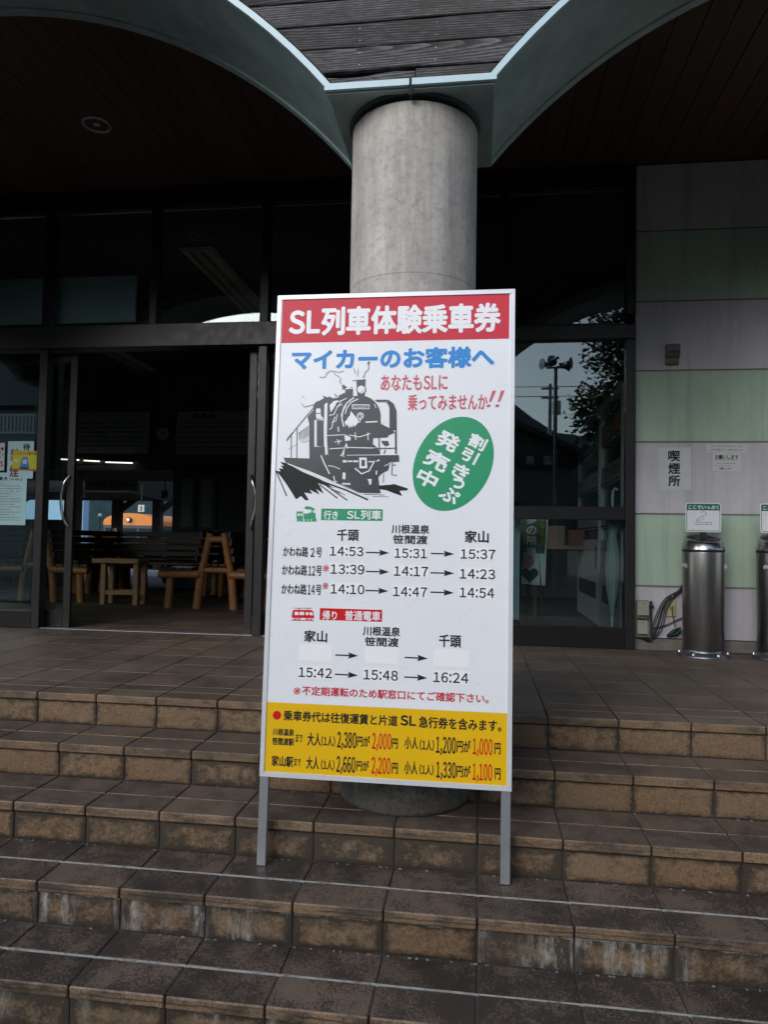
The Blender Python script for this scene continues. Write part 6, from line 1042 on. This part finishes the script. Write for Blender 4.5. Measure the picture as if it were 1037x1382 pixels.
def vinyl():
    m = bpy.data.materials.new('clear_vinyl'); m.use_nodes = True; nt = m.node_tree; nt.nodes.clear(); o = nt.nodes.new('ShaderNodeOutputMaterial')
    mx = nt.nodes.new('ShaderNodeMixShader'); tr = nt.nodes.new('ShaderNodeBsdfTransparent'); b = nt.nodes.new('ShaderNodeBsdfPrincipled')
    b.inputs['Base Color'].default_value = (0.75, 0.92, 0.95, 1); b.inputs['Roughness'].default_value = 0.12; b.inputs['Specular IOR Level'].default_value = 0.9
    nz = nt.nodes.new('ShaderNodeTexNoise'); nz.inputs['Scale'].default_value = 45; bp = nt.nodes.new('ShaderNodeBump'); bp.inputs['Strength'].default_value = 1.0; bp.inputs['Distance'].default_value = 0.01
    nt.links.new(nz.outputs[0], bp.inputs['Height']); nt.links.new(bp.outputs[0], b.inputs['Normal'])
    mx.inputs[0].default_value = 0.75; nt.links.new(tr.outputs[0], mx.inputs[1]); nt.links.new(b.outputs[0], mx.inputs[2]); nt.links.new(mx.outputs[0], o.inputs[0]); return m
prof = [(0.006, 0.93), (0.014, 1.0), (0.036, 1.15), (0.044, 1.30), (0.036, 1.45), (0.024, 1.55), (0.034, 1.60), (0.048, 1.66), (0.022, 1.70)]
n = 24; vs = []
for j, (rr, zz) in enumerate(prof):
    for k in range(n):
        t_ = 2*math.pi*k/n; q = rr*(1+0.28*math.cos(6*t_+j*0.35)); vs.append((ux+q*math.cos(t_), uy+q*math.sin(t_), zz))
fs = [(i*n+k, i*n+(k+1) % n, (i+1)*n+(k+1) % n, (i+1)*n+k) for i in range(len(prof)-1) for k in range(n)]
MB().add(vs, fs, True).build('canopy', vinyl(), um)
MB().tube([(ux, uy, 0.855), (ux, uy, 0.94)], [0.010, 0.014], 10).build('tip', paint('umbrella_white', (0.60, 0.66, 0.66), 0.4), um)
MB().tube([(ux, uy, 0.94), (ux, uy, 1.72)], 0.005, 8).build('shaft', CHROME, um)
MB().tube([(ux, uy, 1.72), (ux, uy, 1.84), (ux+0.004, uy, 1.88), (ux+0.02, uy, 1.90), (ux+0.036, uy, 1.885)], 0.010, 10).build('handle', paint('umbrella_handle', (0.60, 0.66, 0.66), 0.4), um)
es = thing('easel_poster', (0.43, 5.9, PZ), 'tall suspension bridge poster with hearts standing on an easel behind the right glass', 'poster stand')
ey = 5.86; f_ = lambda u, v, l=0.0: (u+0.006*(v-1.4), ey+0.02-l*1.0+(v-1.4)*0.05, v)
MB().prism([(0.30, 1.155), (0.535, 1.140), (0.555, 1.72), (0.30, 1.72)], lambda u, v: f_(u, v, 0.012), lambda u, v: f_(u, v, 0)).build('poster_board', paint('poster_white', (0.68, 0.75, 0.74), 0.6), es)
mb = MB(); flat(mb, [(0.31, 1.40), (0.528, 1.395), (0.545, 1.71), (0.31, 1.71)], f_, 0.0125); mb.build('picture', paint('poster_green', (0.07, 0.14, 0.10), 0.5, var=0.6, sc_=14), es)
mb = MB()
for i, ch in enumerate('夢の吊橋'): text_into(mb, ch, 0.385, 1.63-i*0.085, 0.465, 1.70-i*0.085, lambda u, v, l: f_(u, v, l+0.0132), 0.03)
mb.build('lettering', PAPER, es)
mb = MB(); text_into(mb, '寸', 0.40, 1.745-0.05, 0.43, 1.78-0.05, lambda u, v, l: f_(u, v, l+0.0132), 0.0); mb.build('lettering', INK['black'], es)
mb = MB(); flat(mb, [(0.375+0.075*math.cos(k*0.35), 1.335+0.062*math.sin(k*0.35)) for k in range(18)], f_, 0.0128); mb.build('picture', INK['pink'], es)
def heart(cx_, cz_, s_): return [(cx_+s_*16*math.sin(t_)**3/16, cz_+s_*(13*math.cos(t_)-5*math.cos(2*t_)-2*math.cos(3*t_)-math.cos(4*t_))/16) for t_ in [k*math.pi/14 for k in range(28)]]
mb = MB(); flat(mb, heart(0.415, 1.225, 0.07), f_, 0.0134); mb.build('picture', paint('heart_photo', (0.06, 0.07, 0.07), 0.5, var=0.5, sc_=30), es)
mb = MB(); scribble(mb, f_, 0.49, 0.525, 1.66, 0.012, 0.0132, 3); [scribble(mb, f_, 0.495, 0.525, 1.64-i*0.02, 0.012, 0.0132, 5+i) for i in range(10)]; mb.build('lettering', INK['yellow'], es)
for x0, x1 in ((0.35, 0.32), (0.47, 0.53)): MB().tube([(x0, ey+0.03, 1.60), (x1, ey-0.10 if x0 < 0.4 else ey-0.02, PZ)], 0.011, 8).build('easel_leg', SLAT, es)
MB().tube([(0.41, ey+0.06, 1.60), (0.42, ey+0.45, PZ)], 0.011, 8).build('easel_leg', SLAT, es)
wp_ = thing('white_panel', (0.30, 5.62, PZ), 'narrow pale blue panel edge standing just inside the glass beside the notice board', 'panel')
MB().box(-0.10, 0.318, 5.60, 5.62, 0.89, 1.66, 0.003).build('panel', paint('pale_cyan_panel', (0.55, 0.80, 0.82), 0.5), wp_)
for x_ in (-0.08, 0.29): MB().box(x_, x_+0.02, 5.58, 5.64, PZ, 0.889, 0.002).build('foot', BLACKP, wp_)
dk = thing('display_table', (0.8, 7.6, PZ), 'dim wooden display table with leaflets far behind the right glass', 'table')
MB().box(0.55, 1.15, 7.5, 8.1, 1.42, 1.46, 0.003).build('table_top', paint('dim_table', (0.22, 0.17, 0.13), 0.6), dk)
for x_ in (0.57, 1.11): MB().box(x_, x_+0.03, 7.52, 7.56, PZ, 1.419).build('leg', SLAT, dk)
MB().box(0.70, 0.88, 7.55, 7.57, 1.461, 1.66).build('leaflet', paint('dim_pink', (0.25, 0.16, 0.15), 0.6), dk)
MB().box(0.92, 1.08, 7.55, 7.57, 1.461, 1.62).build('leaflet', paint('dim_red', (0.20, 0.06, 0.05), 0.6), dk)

# ================================================================ BEYOND THE STATION: PLATFORM, TRAIN, HILL
pf = struct(MB().box(-30, 8, 13.301, 15.2, -1.9, 0.70).build('near_platform', paint('platform_concrete', (0.16, 0.155, 0.15), 0.9)))
pf2 = struct(MB().box(-40, 8, 17.9, 21.0, -1.9, 0.55).build('island_platform', paint('platform_concrete', (0.16, 0.155, 0.15), 0.9)))
pc = thing('platform_canopy', (-8.5, 19.4, 0.55), 'dark platform canopy on posts beyond the far opening of the waiting room', 'canopy')
DKW = paint('canopy_dark_timber', (0.014, 0.013, 0.012), 0.9, spec=0.2)
m = MB(); m.prism([(17.3, 2.60), (19.4, 2.50), (21.5, 2.60), (21.5, 2.72), (19.4, 3.9), (17.3, 2.72)], lambda y_, z_: (-26, y_, z_), lambda y_, z_: (-8.85, y_, z_)); m.build('roof', DKW, pc)
for x_ in (-13.6, -10.26, -9.04, -17.0, -21.0):
    MB().box(x_-0.12, x_+0.12, 19.28, 19.52, 0.55, 2.75, 0.01).build('post', DKW, pc)
    MB().prism([(x_+0.12, 2.15), (x_+0.12, 2.35), (x_+0.75, 2.78), (x_+0.95, 2.78)], lambda u, v: (u, 19.34, v), lambda u, v: (u, 19.46, v)).build('brace', DKW, pc)
pw2 = thing('drain_pipe', (-11.2, 17.2, 0.55), 'pale vertical pipe at the left of the far opening', 'pipe')
MB().tube([(-7.12, 11.9, PZ-0.02), (-7.12, 11.9, 2.9)], 0.07, 10).build('pipe', paint('pale_pipe', (0.32, 0.29, 0.27), 0.6), pw2)
def numsign(x, y, z, s_, w, label, c_=(0.55, 0.55, 0.50)):
    g_ = thing('platform_number_sign', (x, y, z), label, 'sign', 'platform number signs')
    MB().box(x-w/2, x+w/2, y-0.02, y+0.02, z-w*0.55, z+w*0.55, 0.003).build('panel', paint('number_sign_face', c_, 0.5), g_)
    mb = MB(); text_into(mb, s_, x-w*0.22, z-w*0.36, x+w*0.22, z+w*0.36, lambda u, v, l: (u, y-0.021-l, v), 0.06); mb.build('lettering', INK['black'], g_)
    MB().tube([(x, y, z+w*0.55), (x, y, z+w*0.55+0.5)], 0.012, 6).build('hanger', BLACKP, g_)
numsign(-8.115, 16.5, 2.159, '3', 0.155, 'bright white platform number 3 sign hanging before the orange train', (0.85, 0.85, 0.80))
numsign(-6.806, 11.6, 2.183, '3', 0.10, 'dim platform number 3 sign at the left of the far opening')
numsign(-5.291, 11.6, 2.199, '4', 0.12, 'dim platform number 4 sign at the right of the far opening', (0.12, 0.12, 0.12))
# near platform canopy: a dark sloping eave and lit strip tubes
nc = thing('station_side_canopy', (-6, 12, 2.6), 'dark sloping station canopy above the near platform beyond the waiting room', 'canopy')
m = MB(); m.prism([(10.75, 3.02), (13.3, 2.66), (13.3, 2.56), (10.75, 2.86)], lambda y_, z_: (-16, y_, z_), lambda y_, z_: (4, y_, z_)); m.build('roof', DKW, nc)
MB().box(-16, 4, 10.72, 10.749, 2.5, 4.8).build('gable', DKW, nc)
def litmat():
    m = bpy.data.materials.new('lit_tube'); m.use_nodes = True; b = m.node_tree.nodes['Principled BSDF']
    b.inputs['Emission Color'].default_value = (0.85, 1.0, 0.85, 1); b.inputs['Emission Strength'].default_value = 0.9; return m
LIT = litmat()
for a, b_, z_, lb in ((-6.46, -6.16, 2.66, 'leftmost'), (-6.08, -5.82, 2.64, 'middle'), (-5.72, -5.28, 2.615, 'rightmost and longest')):
    lt = thing('fluorescent_lamp', (a, 10.40, z_), 'short glowing fluorescent tube above the far opening, %s of the three' % lb, 'lamp', 'glowing tubes above the far opening')
    MB().tube([(a, 10.40, z_), (b_, 10.40, z_-0.012)], 0.009, 8).build('tube', LIT, lt)
    MB().box(a, b_, 10.405, 10.435, z_+0.004, z_+0.02).build('housing', DKW, lt)
# orange train, seen end on, with its headlight
ORG = paint('orange_train_paint', (0.62, 0.20, 0.025), 0.4, var=0.08); NAVY = paint('train_dark_blue', (0.03, 0.045, 0.075), 0.35); TW_ = paint('train_window', (0.02, 0.03, 0.035), 0.1)
tr_ = thing('train', (-17.85, 35, -1.75), 'orange topped electric train standing end on at the far platform', 'train')
def arcx(w, z0, h, n=14): return [(-w*math.cos(math.pi*i/n), z0+h*math.sin(math.pi*i/n)) for i in range(n+1)]
m = MB(); m.prism([(-1.42, 2.05)]+arcx(1.42, 2.22, 0.46)+[(1.42, 2.05)], lambda u, v: (-17.85+u, 35.0, v), lambda u, v: (-17.85+u, 53.0, v)); m.build('roof', ORG, tr_)
MB().box(-19.27, -16.43, 35.01, 53, -1.0, 2.0495, 0.02).build('body', NAVY, tr_)
for x0 in (-19.15, -18.23, -17.31): MB().box(x0, x0+0.80, 34.98, 35.005, 1.05, 1.90, 0.01).build('windscreen', TW_, tr_)
MB().tube([(-17.85, 34.85, 2.34), (-17.85, 35.02, 2.34)], 0.13, 18).build('lamp_case', BLACKP, tr_)
MB().tube([(-17.85, 34.84, 2.34), (-17.85, 34.846, 2.34)], 0.085, 18).build('headlight', PATCH_M, tr_)
for i in range(9): MB().box(-16.435, -16.405, 36+i*1.8, 37.2+i*1.8, 1.05, 1.85).build('side_window', TW_, tr_)
for y_ in (37.5, 39.5, 48.5, 50.5):
    w_ = MB()
    for x_ in (-18.55, -17.15): w_.tube([(x_-0.06, y_, -1.42), (x_+0.06, y_, -1.42)], 0.42, 18)
    w_.build('wheelset', BLACKP, tr_)
MB().box(-18.95, -16.75, 36.5, 52, -1.35, -1.01).build('underframe', BLACKP, tr_)
lb_ = thing('globe_lamp', (-8.27, 14.8, 0.7), 'round white globe lamp on a thin post on the near platform', 'lamp')
MB().tube([(-8.23, 14.8, 0.70), (-8.23, 14.8, 1.88)], 0.012, 8).build('post', BLACKP, lb_)
MB().lathe(-8.23, 14.8, [(0.002, 1.88), (0.028, 1.89), (0.042, 1.925), (0.028, 1.96), (0.002, 1.97)], 16).build('globe', paint('globe_glass', (0.5, 0.62, 0.55), 0.3), lb_)
cn_ = thing('platform_bollard', (-7.45, 14, 0.7), 'small pinkish white post end on the near platform before the train', 'bollard')
MB().tube([(-7.45, 14, 0.70), (-7.45, 14, 1.50), (-7.45, 14, 1.64)], [0.05, 0.05, 0.03], 10).build('post', paint('pinkish_paint', (0.6, 0.48, 0.45), 0.5), cn_)
bb = thing('blue_shed', (-37, 60, -1.9), 'pale blue lineside shed far beyond the tracks', 'shed')
MB().box(-42.5, -35.0, 60, 61.0, -1.9, 5.0).build('wall', paint('pale_blue_sheet', (0.30, 0.48, 0.68), 0.6), bb)
MB().prism([(59.8, 5.001), (61.2, 5.001), (61.2, 5.2), (60.5, 5.6), (59.8, 5.2)], lambda y_, z_: (-42.9, y_, z_), lambda y_, z_: (-34.9, y_, z_)).build('roof', paint('grey_roof', (0.16, 0.18, 0.19), 0.7), bb)
# wooded hills all round
def hill(name, y0, y1, x0, x1, base, amp, seed, label_mat):
    rnd = random.Random(seed); nx, ny = 60, 14; mb = MB(); vs = []
    ph = [rnd.uniform(0, 6) for _ in range(5)]
    for j in range(ny+1):
        for i in range(nx+1):
            x = x0+(x1-x0)*i/nx; y = y0+(y1-y0)*j/ny; t_ = j/ny
            crest = 0.72+0.13*math.sin(x*0.018+ph[0])+0.08*math.sin(x*0.045+ph[1])+0.05*math.sin(x*0.13+ph[2])
            z = base+amp*crest*math.sin(min(1, t_)*math.pi/2)**0.8+rnd.uniform(-1, 1)*amp*0.012
            vs.append((x, y, z))
    mb.add(vs, [(j*(nx+1)+i, j*(nx+1)+i+1, (j+1)*(nx+1)+i+1, (j+1)*(nx+1)+i) for j in range(ny) for i in range(nx)], True)
    o = mb.build(name, label_mat); struct(o)
def hillmat():
    t = NT('wooded_slope'); p = t.pos(); n_ = t.noise(p, 0.35, 7, 0.75)
    return t.base(t.ramp(n_, [(0.35, (0.010, 0.022, 0.026)), (0.7, (0.028, 0.050, 0.056))]), 0.95, 0, 0.1)
HM = hillmat()
hill('wooded_hill', 70, 190, -260, 160, -2.5, 62, 3, HM)
hill('wooded_hill', -150, -330, -300, 300, -1.5, 82, 9, HM)

# ================================================================ ACROSS THE FORECOURT (behind the camera; mirrored in the glass)
HW = paint('house_wall_grey', (0.16, 0.17, 0.165), 0.85, var=0.12, sc_=1.5); HR = paint('house_roof_dark', (0.045, 0.048, 0.05), 0.7)
ho = thing('bathhouse', (-3.0, -14, 0), 'dark gabled building with white hot spring characters across the forecourt, mirrored in the right glass', 'building')
MB().box(-8.6, 3.0, -26, -14.0, 0, 4.55).build('wall', HW, ho)
m = MB(); m.prism([(-8.6, 4.551), (3.0, 4.551), (-2.8, 7.2)], lambda x_, z_: (x_, -26, z_), lambda x_, z_: (x_, -14.02, z_)); m.build('gable', HW, ho)
for sg in (-1, 1):
    m = MB(); m.prism([(-2.8, 7.21), (-2.8+sg*6.4, 4.29+0.02), (-2.8+sg*6.4, 4.45+0.02), (-2.8, 7.40)], lambda x_, z_: (x_, -26.6, z_), lambda x_, z_: (x_, -13.2, z_)); m.build('roof', HR, ho)
MB().box(-7.8, 2.9, -13.995, -13.90, 4.05, 4.50).build('sign_board', HR, ho)
sgn = MB()
for i, ch in enumerate('温泉'):
    xc = 2.32-i*0.60; text_into(sgn, ch, -0.155, -0.155, 0.155, 0.155, lambda u, v, l, xc=xc: (xc-u, -13.89+l, 4.30+v), 0.012)
sgn.build('lettering', INK['white'], ho)
for x_ in (-7.2, -5.4, -3.6, -1.8, 0.2):
    f = MB().box(x_, x_+1.2, -13.98, -13.93, 1.6, 2.9).build('window', HR, ho); MB().box(x_+0.06, x_+1.14, -13.929, -13.92, 1.66, 2.84).build('pane', TW_, f)
MB().box(1.4, 2.4, -13.98, -13.93, 0, 2.2).build('door', HR, ho)
sp = thing('loudspeaker_pole', (2.05, -9, 0), 'tall pole with a cluster of horn loudspeakers, mirrored in the right glass', 'loudspeaker')
MB().tube([(2.05, -9, 0), (2.05, -9, 6.30)], [0.065, 0.05], 12).build('pole', DKSTEEL, sp)
MB().tube([(1.80, -9, 6.28), (2.30, -9, 6.28)], 0.03, 8).build('crossbar', DKSTEEL, sp)
for ax, az in ((-0.20, 6.36), (0.22, 6.38), (0.0, 6.52), (0.16, 6.30)):
    a_ = 0.5*math.copysign(1, ax) if ax else 1.6; dx, dy = math.sin(a_*2.2), math.cos(a_*2.2); c0 = Vector((2.05+ax, -9, az)); d_ = Vector((dx, dy, 0.0))
    MB().tube([c0-d_*0.12, c0, c0+d_*0.12, c0+d_*0.20], [0.045, 0.035, 0.09, 0.155], 16).build('horn', DKSTEEL, sp)
up_ = thing('utility_pole', (3.73, -28, 0), 'distant utility pole with crossarms and wires, mirrored in the right glass', 'utility pole')
MB().tube([(3.73, -28, 0), (3.73, -28, 10.0)], [0.14, 0.09], 12).build('pole', DKSTEEL, up_)
for z_ in (9.7, 9.2): MB().box(3.28, 4.18, -28.05, -27.95, z_, z_+0.09).build('crossarm', DKSTEEL, up_)
MB().tube([(4.05, -27.7, 8.3), (4.05, -27.7, 9.0)], 0.22, 12).build('transformer', DKSTEEL, up_)
for i, (z_, x_) in enumerate(((9.85, 3.35), (9.85, 4.1), (9.35, 3.4), (9.35, 4.05))):
    pts = [(x_-40+80*k/24, -28-0.05*i, z_+0.9*((k-12)/12)**2) for k in range(25)]; MB().tube(pts, 0.014, 4, caps=False).build('wire', BLACKP, up_)
# retaining wall with a white railing at the far left
rl = thing('railed_terrace', (-15, -12, 0), 'dark terrace building with a pale railing and a roof enlarged to block reflected sky, mirrored in the left glass', 'building')
MB().box(-60, -13.8, -18, -12.0, 0, 4.85).build('wall', HW, rl)
MB().prism([(-18, 6.2), (-13.2, 6.2), (-15.8, 10.5)], lambda y_, z_: (-60, y_, z_), lambda y_, z_: (-13.9, y_, z_)).build('roof', HR, rl)  # roof and upper wall enlarged to block bright sky mirrored at far left
MB().box(-59.9, -14.2, -17.5, -13.6, 4.851, 6.199).build('upper_wall', HW, rl)
RLM = paint('pale_railing', (0.55, 0.58, 0.58), 0.5)
for z_ in (5.0, 5.62): MB().box(-60, -13.85, -12.10, -12.06, z_, z_+0.045).build('rail', RLM, rl)
m = MB(); x_ = -40
while x_ < -13.9: m.box(x_, x_+0.03, -12.095, -12.065, 5.046, 5.619); x_ += 0.14
bal = m.build('balusters', RLM, rl); bal['kind'] = 'stuff'
# trees
LEAFM = []
for i, c_ in enumerate(((0.030, 0.060, 0.020), (0.045, 0.085, 0.028), (0.020, 0.042, 0.016))):
    t = NT('leaf_green_%d' % i); LEAFM.append(t.base(t.mulv(t.mix(t.noise(t.pos(), 3.0, 3), c_, (c_[0]*1.8, c_[1]*1.6, c_[2]*1.3)), 1.0), 0.6))
BARK = paint('tree_bark', (0.06, 0.05, 0.04), 0.9, var=0.3)
def tree(x, y, h, cr, seed, label, nl=9000):
    rnd = random.Random(seed); t = thing('broadleaf_tree', (x, y, 0), label, 'tree')
    MB().tube([(x, y, 0), (x+.1, y, h*0.25), (x-.05, y+.1, h*0.5), (x+.1, y, h*0.8)], [cr*0.09, cr*0.07, cr*0.05, cr*0.015], 10).build('trunk', BARK, t)
    lm = MB(); cl_ = []
    for i in range(26):
        a_ = rnd.uniform(0, 6.28); z0 = h*rnd.uniform(0.25, 0.7); L_ = cr*rnd.uniform(0.6, 0.95); z1 = z0+rnd.uniform(0.1, 0.28)*h
        e_ = (x+L_*math.cos(a_), y+L_*math.sin(a_), z1); lm.tube([(x, y, z0), (x+L_*.5*math.cos(a_), y+L_*.5*math.sin(a_), z0+(z1-z0)*.7), e_], [cr*.035, cr*.022, cr*.008], 7)
        cl_ += [(e_, cr*rnd.uniform(.22, .36)), ((x+L_*.55*math.cos(a_+.3), y+L_*.55*math.sin(a_+.3), z1+rnd.uniform(-.05, .15)*h), cr*rnd.uniform(.25, .4))]
    for i in range(22): cl_.append(((x+rnd.gauss(0, cr*.36), y+rnd.gauss(0, cr*.3), h*rnd.uniform(.65, .95)), cr*rnd.uniform(.25, .4)))
    lm.build('limb', BARK, t)
    for k in range(3):
        vs = []; fs = []
        for i in range(nl//3):
            c_, rr = rnd.choice(cl_); d_ = Vector((rnd.gauss(0, 1), rnd.gauss(0, 1), rnd.gauss(0, 1))).normalized()*rr*rnd.uniform(0.5, 1.25)
            p_ = Vector(c_)+Vector((d_.x*1.25, d_.y*1.25, d_.z*0.7)); s_ = rnd.uniform(.055, .105)
            u_ = Vector((rnd.gauss(0, 1), rnd.gauss(0, 1), rnd.gauss(0, .5))).normalized(); v_ = u_.cross(Vector((rnd.gauss(0, 1), rnd.gauss(0, 1), rnd.gauss(0, 1)))).normalized()
            o_ = len(vs); vs += [p_-u_*s_, p_+v_*s_*.45, p_+u_*s_, p_-v_*s_*.45]; fs.append((o_, o_+1, o_+2, o_+3))
        me = bpy.data.meshes.new('foliage'); me.from_pydata([tuple(Vector(q)-Vector((x, y, 0))) for q in vs], [], fs); me.materials.append(LEAFM[k])
        o = bpy.data.objects.new('foliage', me); COL.objects.link(o); o.parent = t; o['kind'] = 'stuff'
tree(5.75, -7.6, 8.0, 3.0, 21, 'big dark broadleaf tree mirrored in the right glass beside the loudspeaker pole', 60000)
tree(9.0, -9.0, 8.5, 3.6, 22, 'wide broadleaf tree further right across the forecourt', 9000)
tree(14.0, -6.0, 9.0, 3.8, 23, 'tall broadleaf tree beyond the right end of the arcade', 7000)
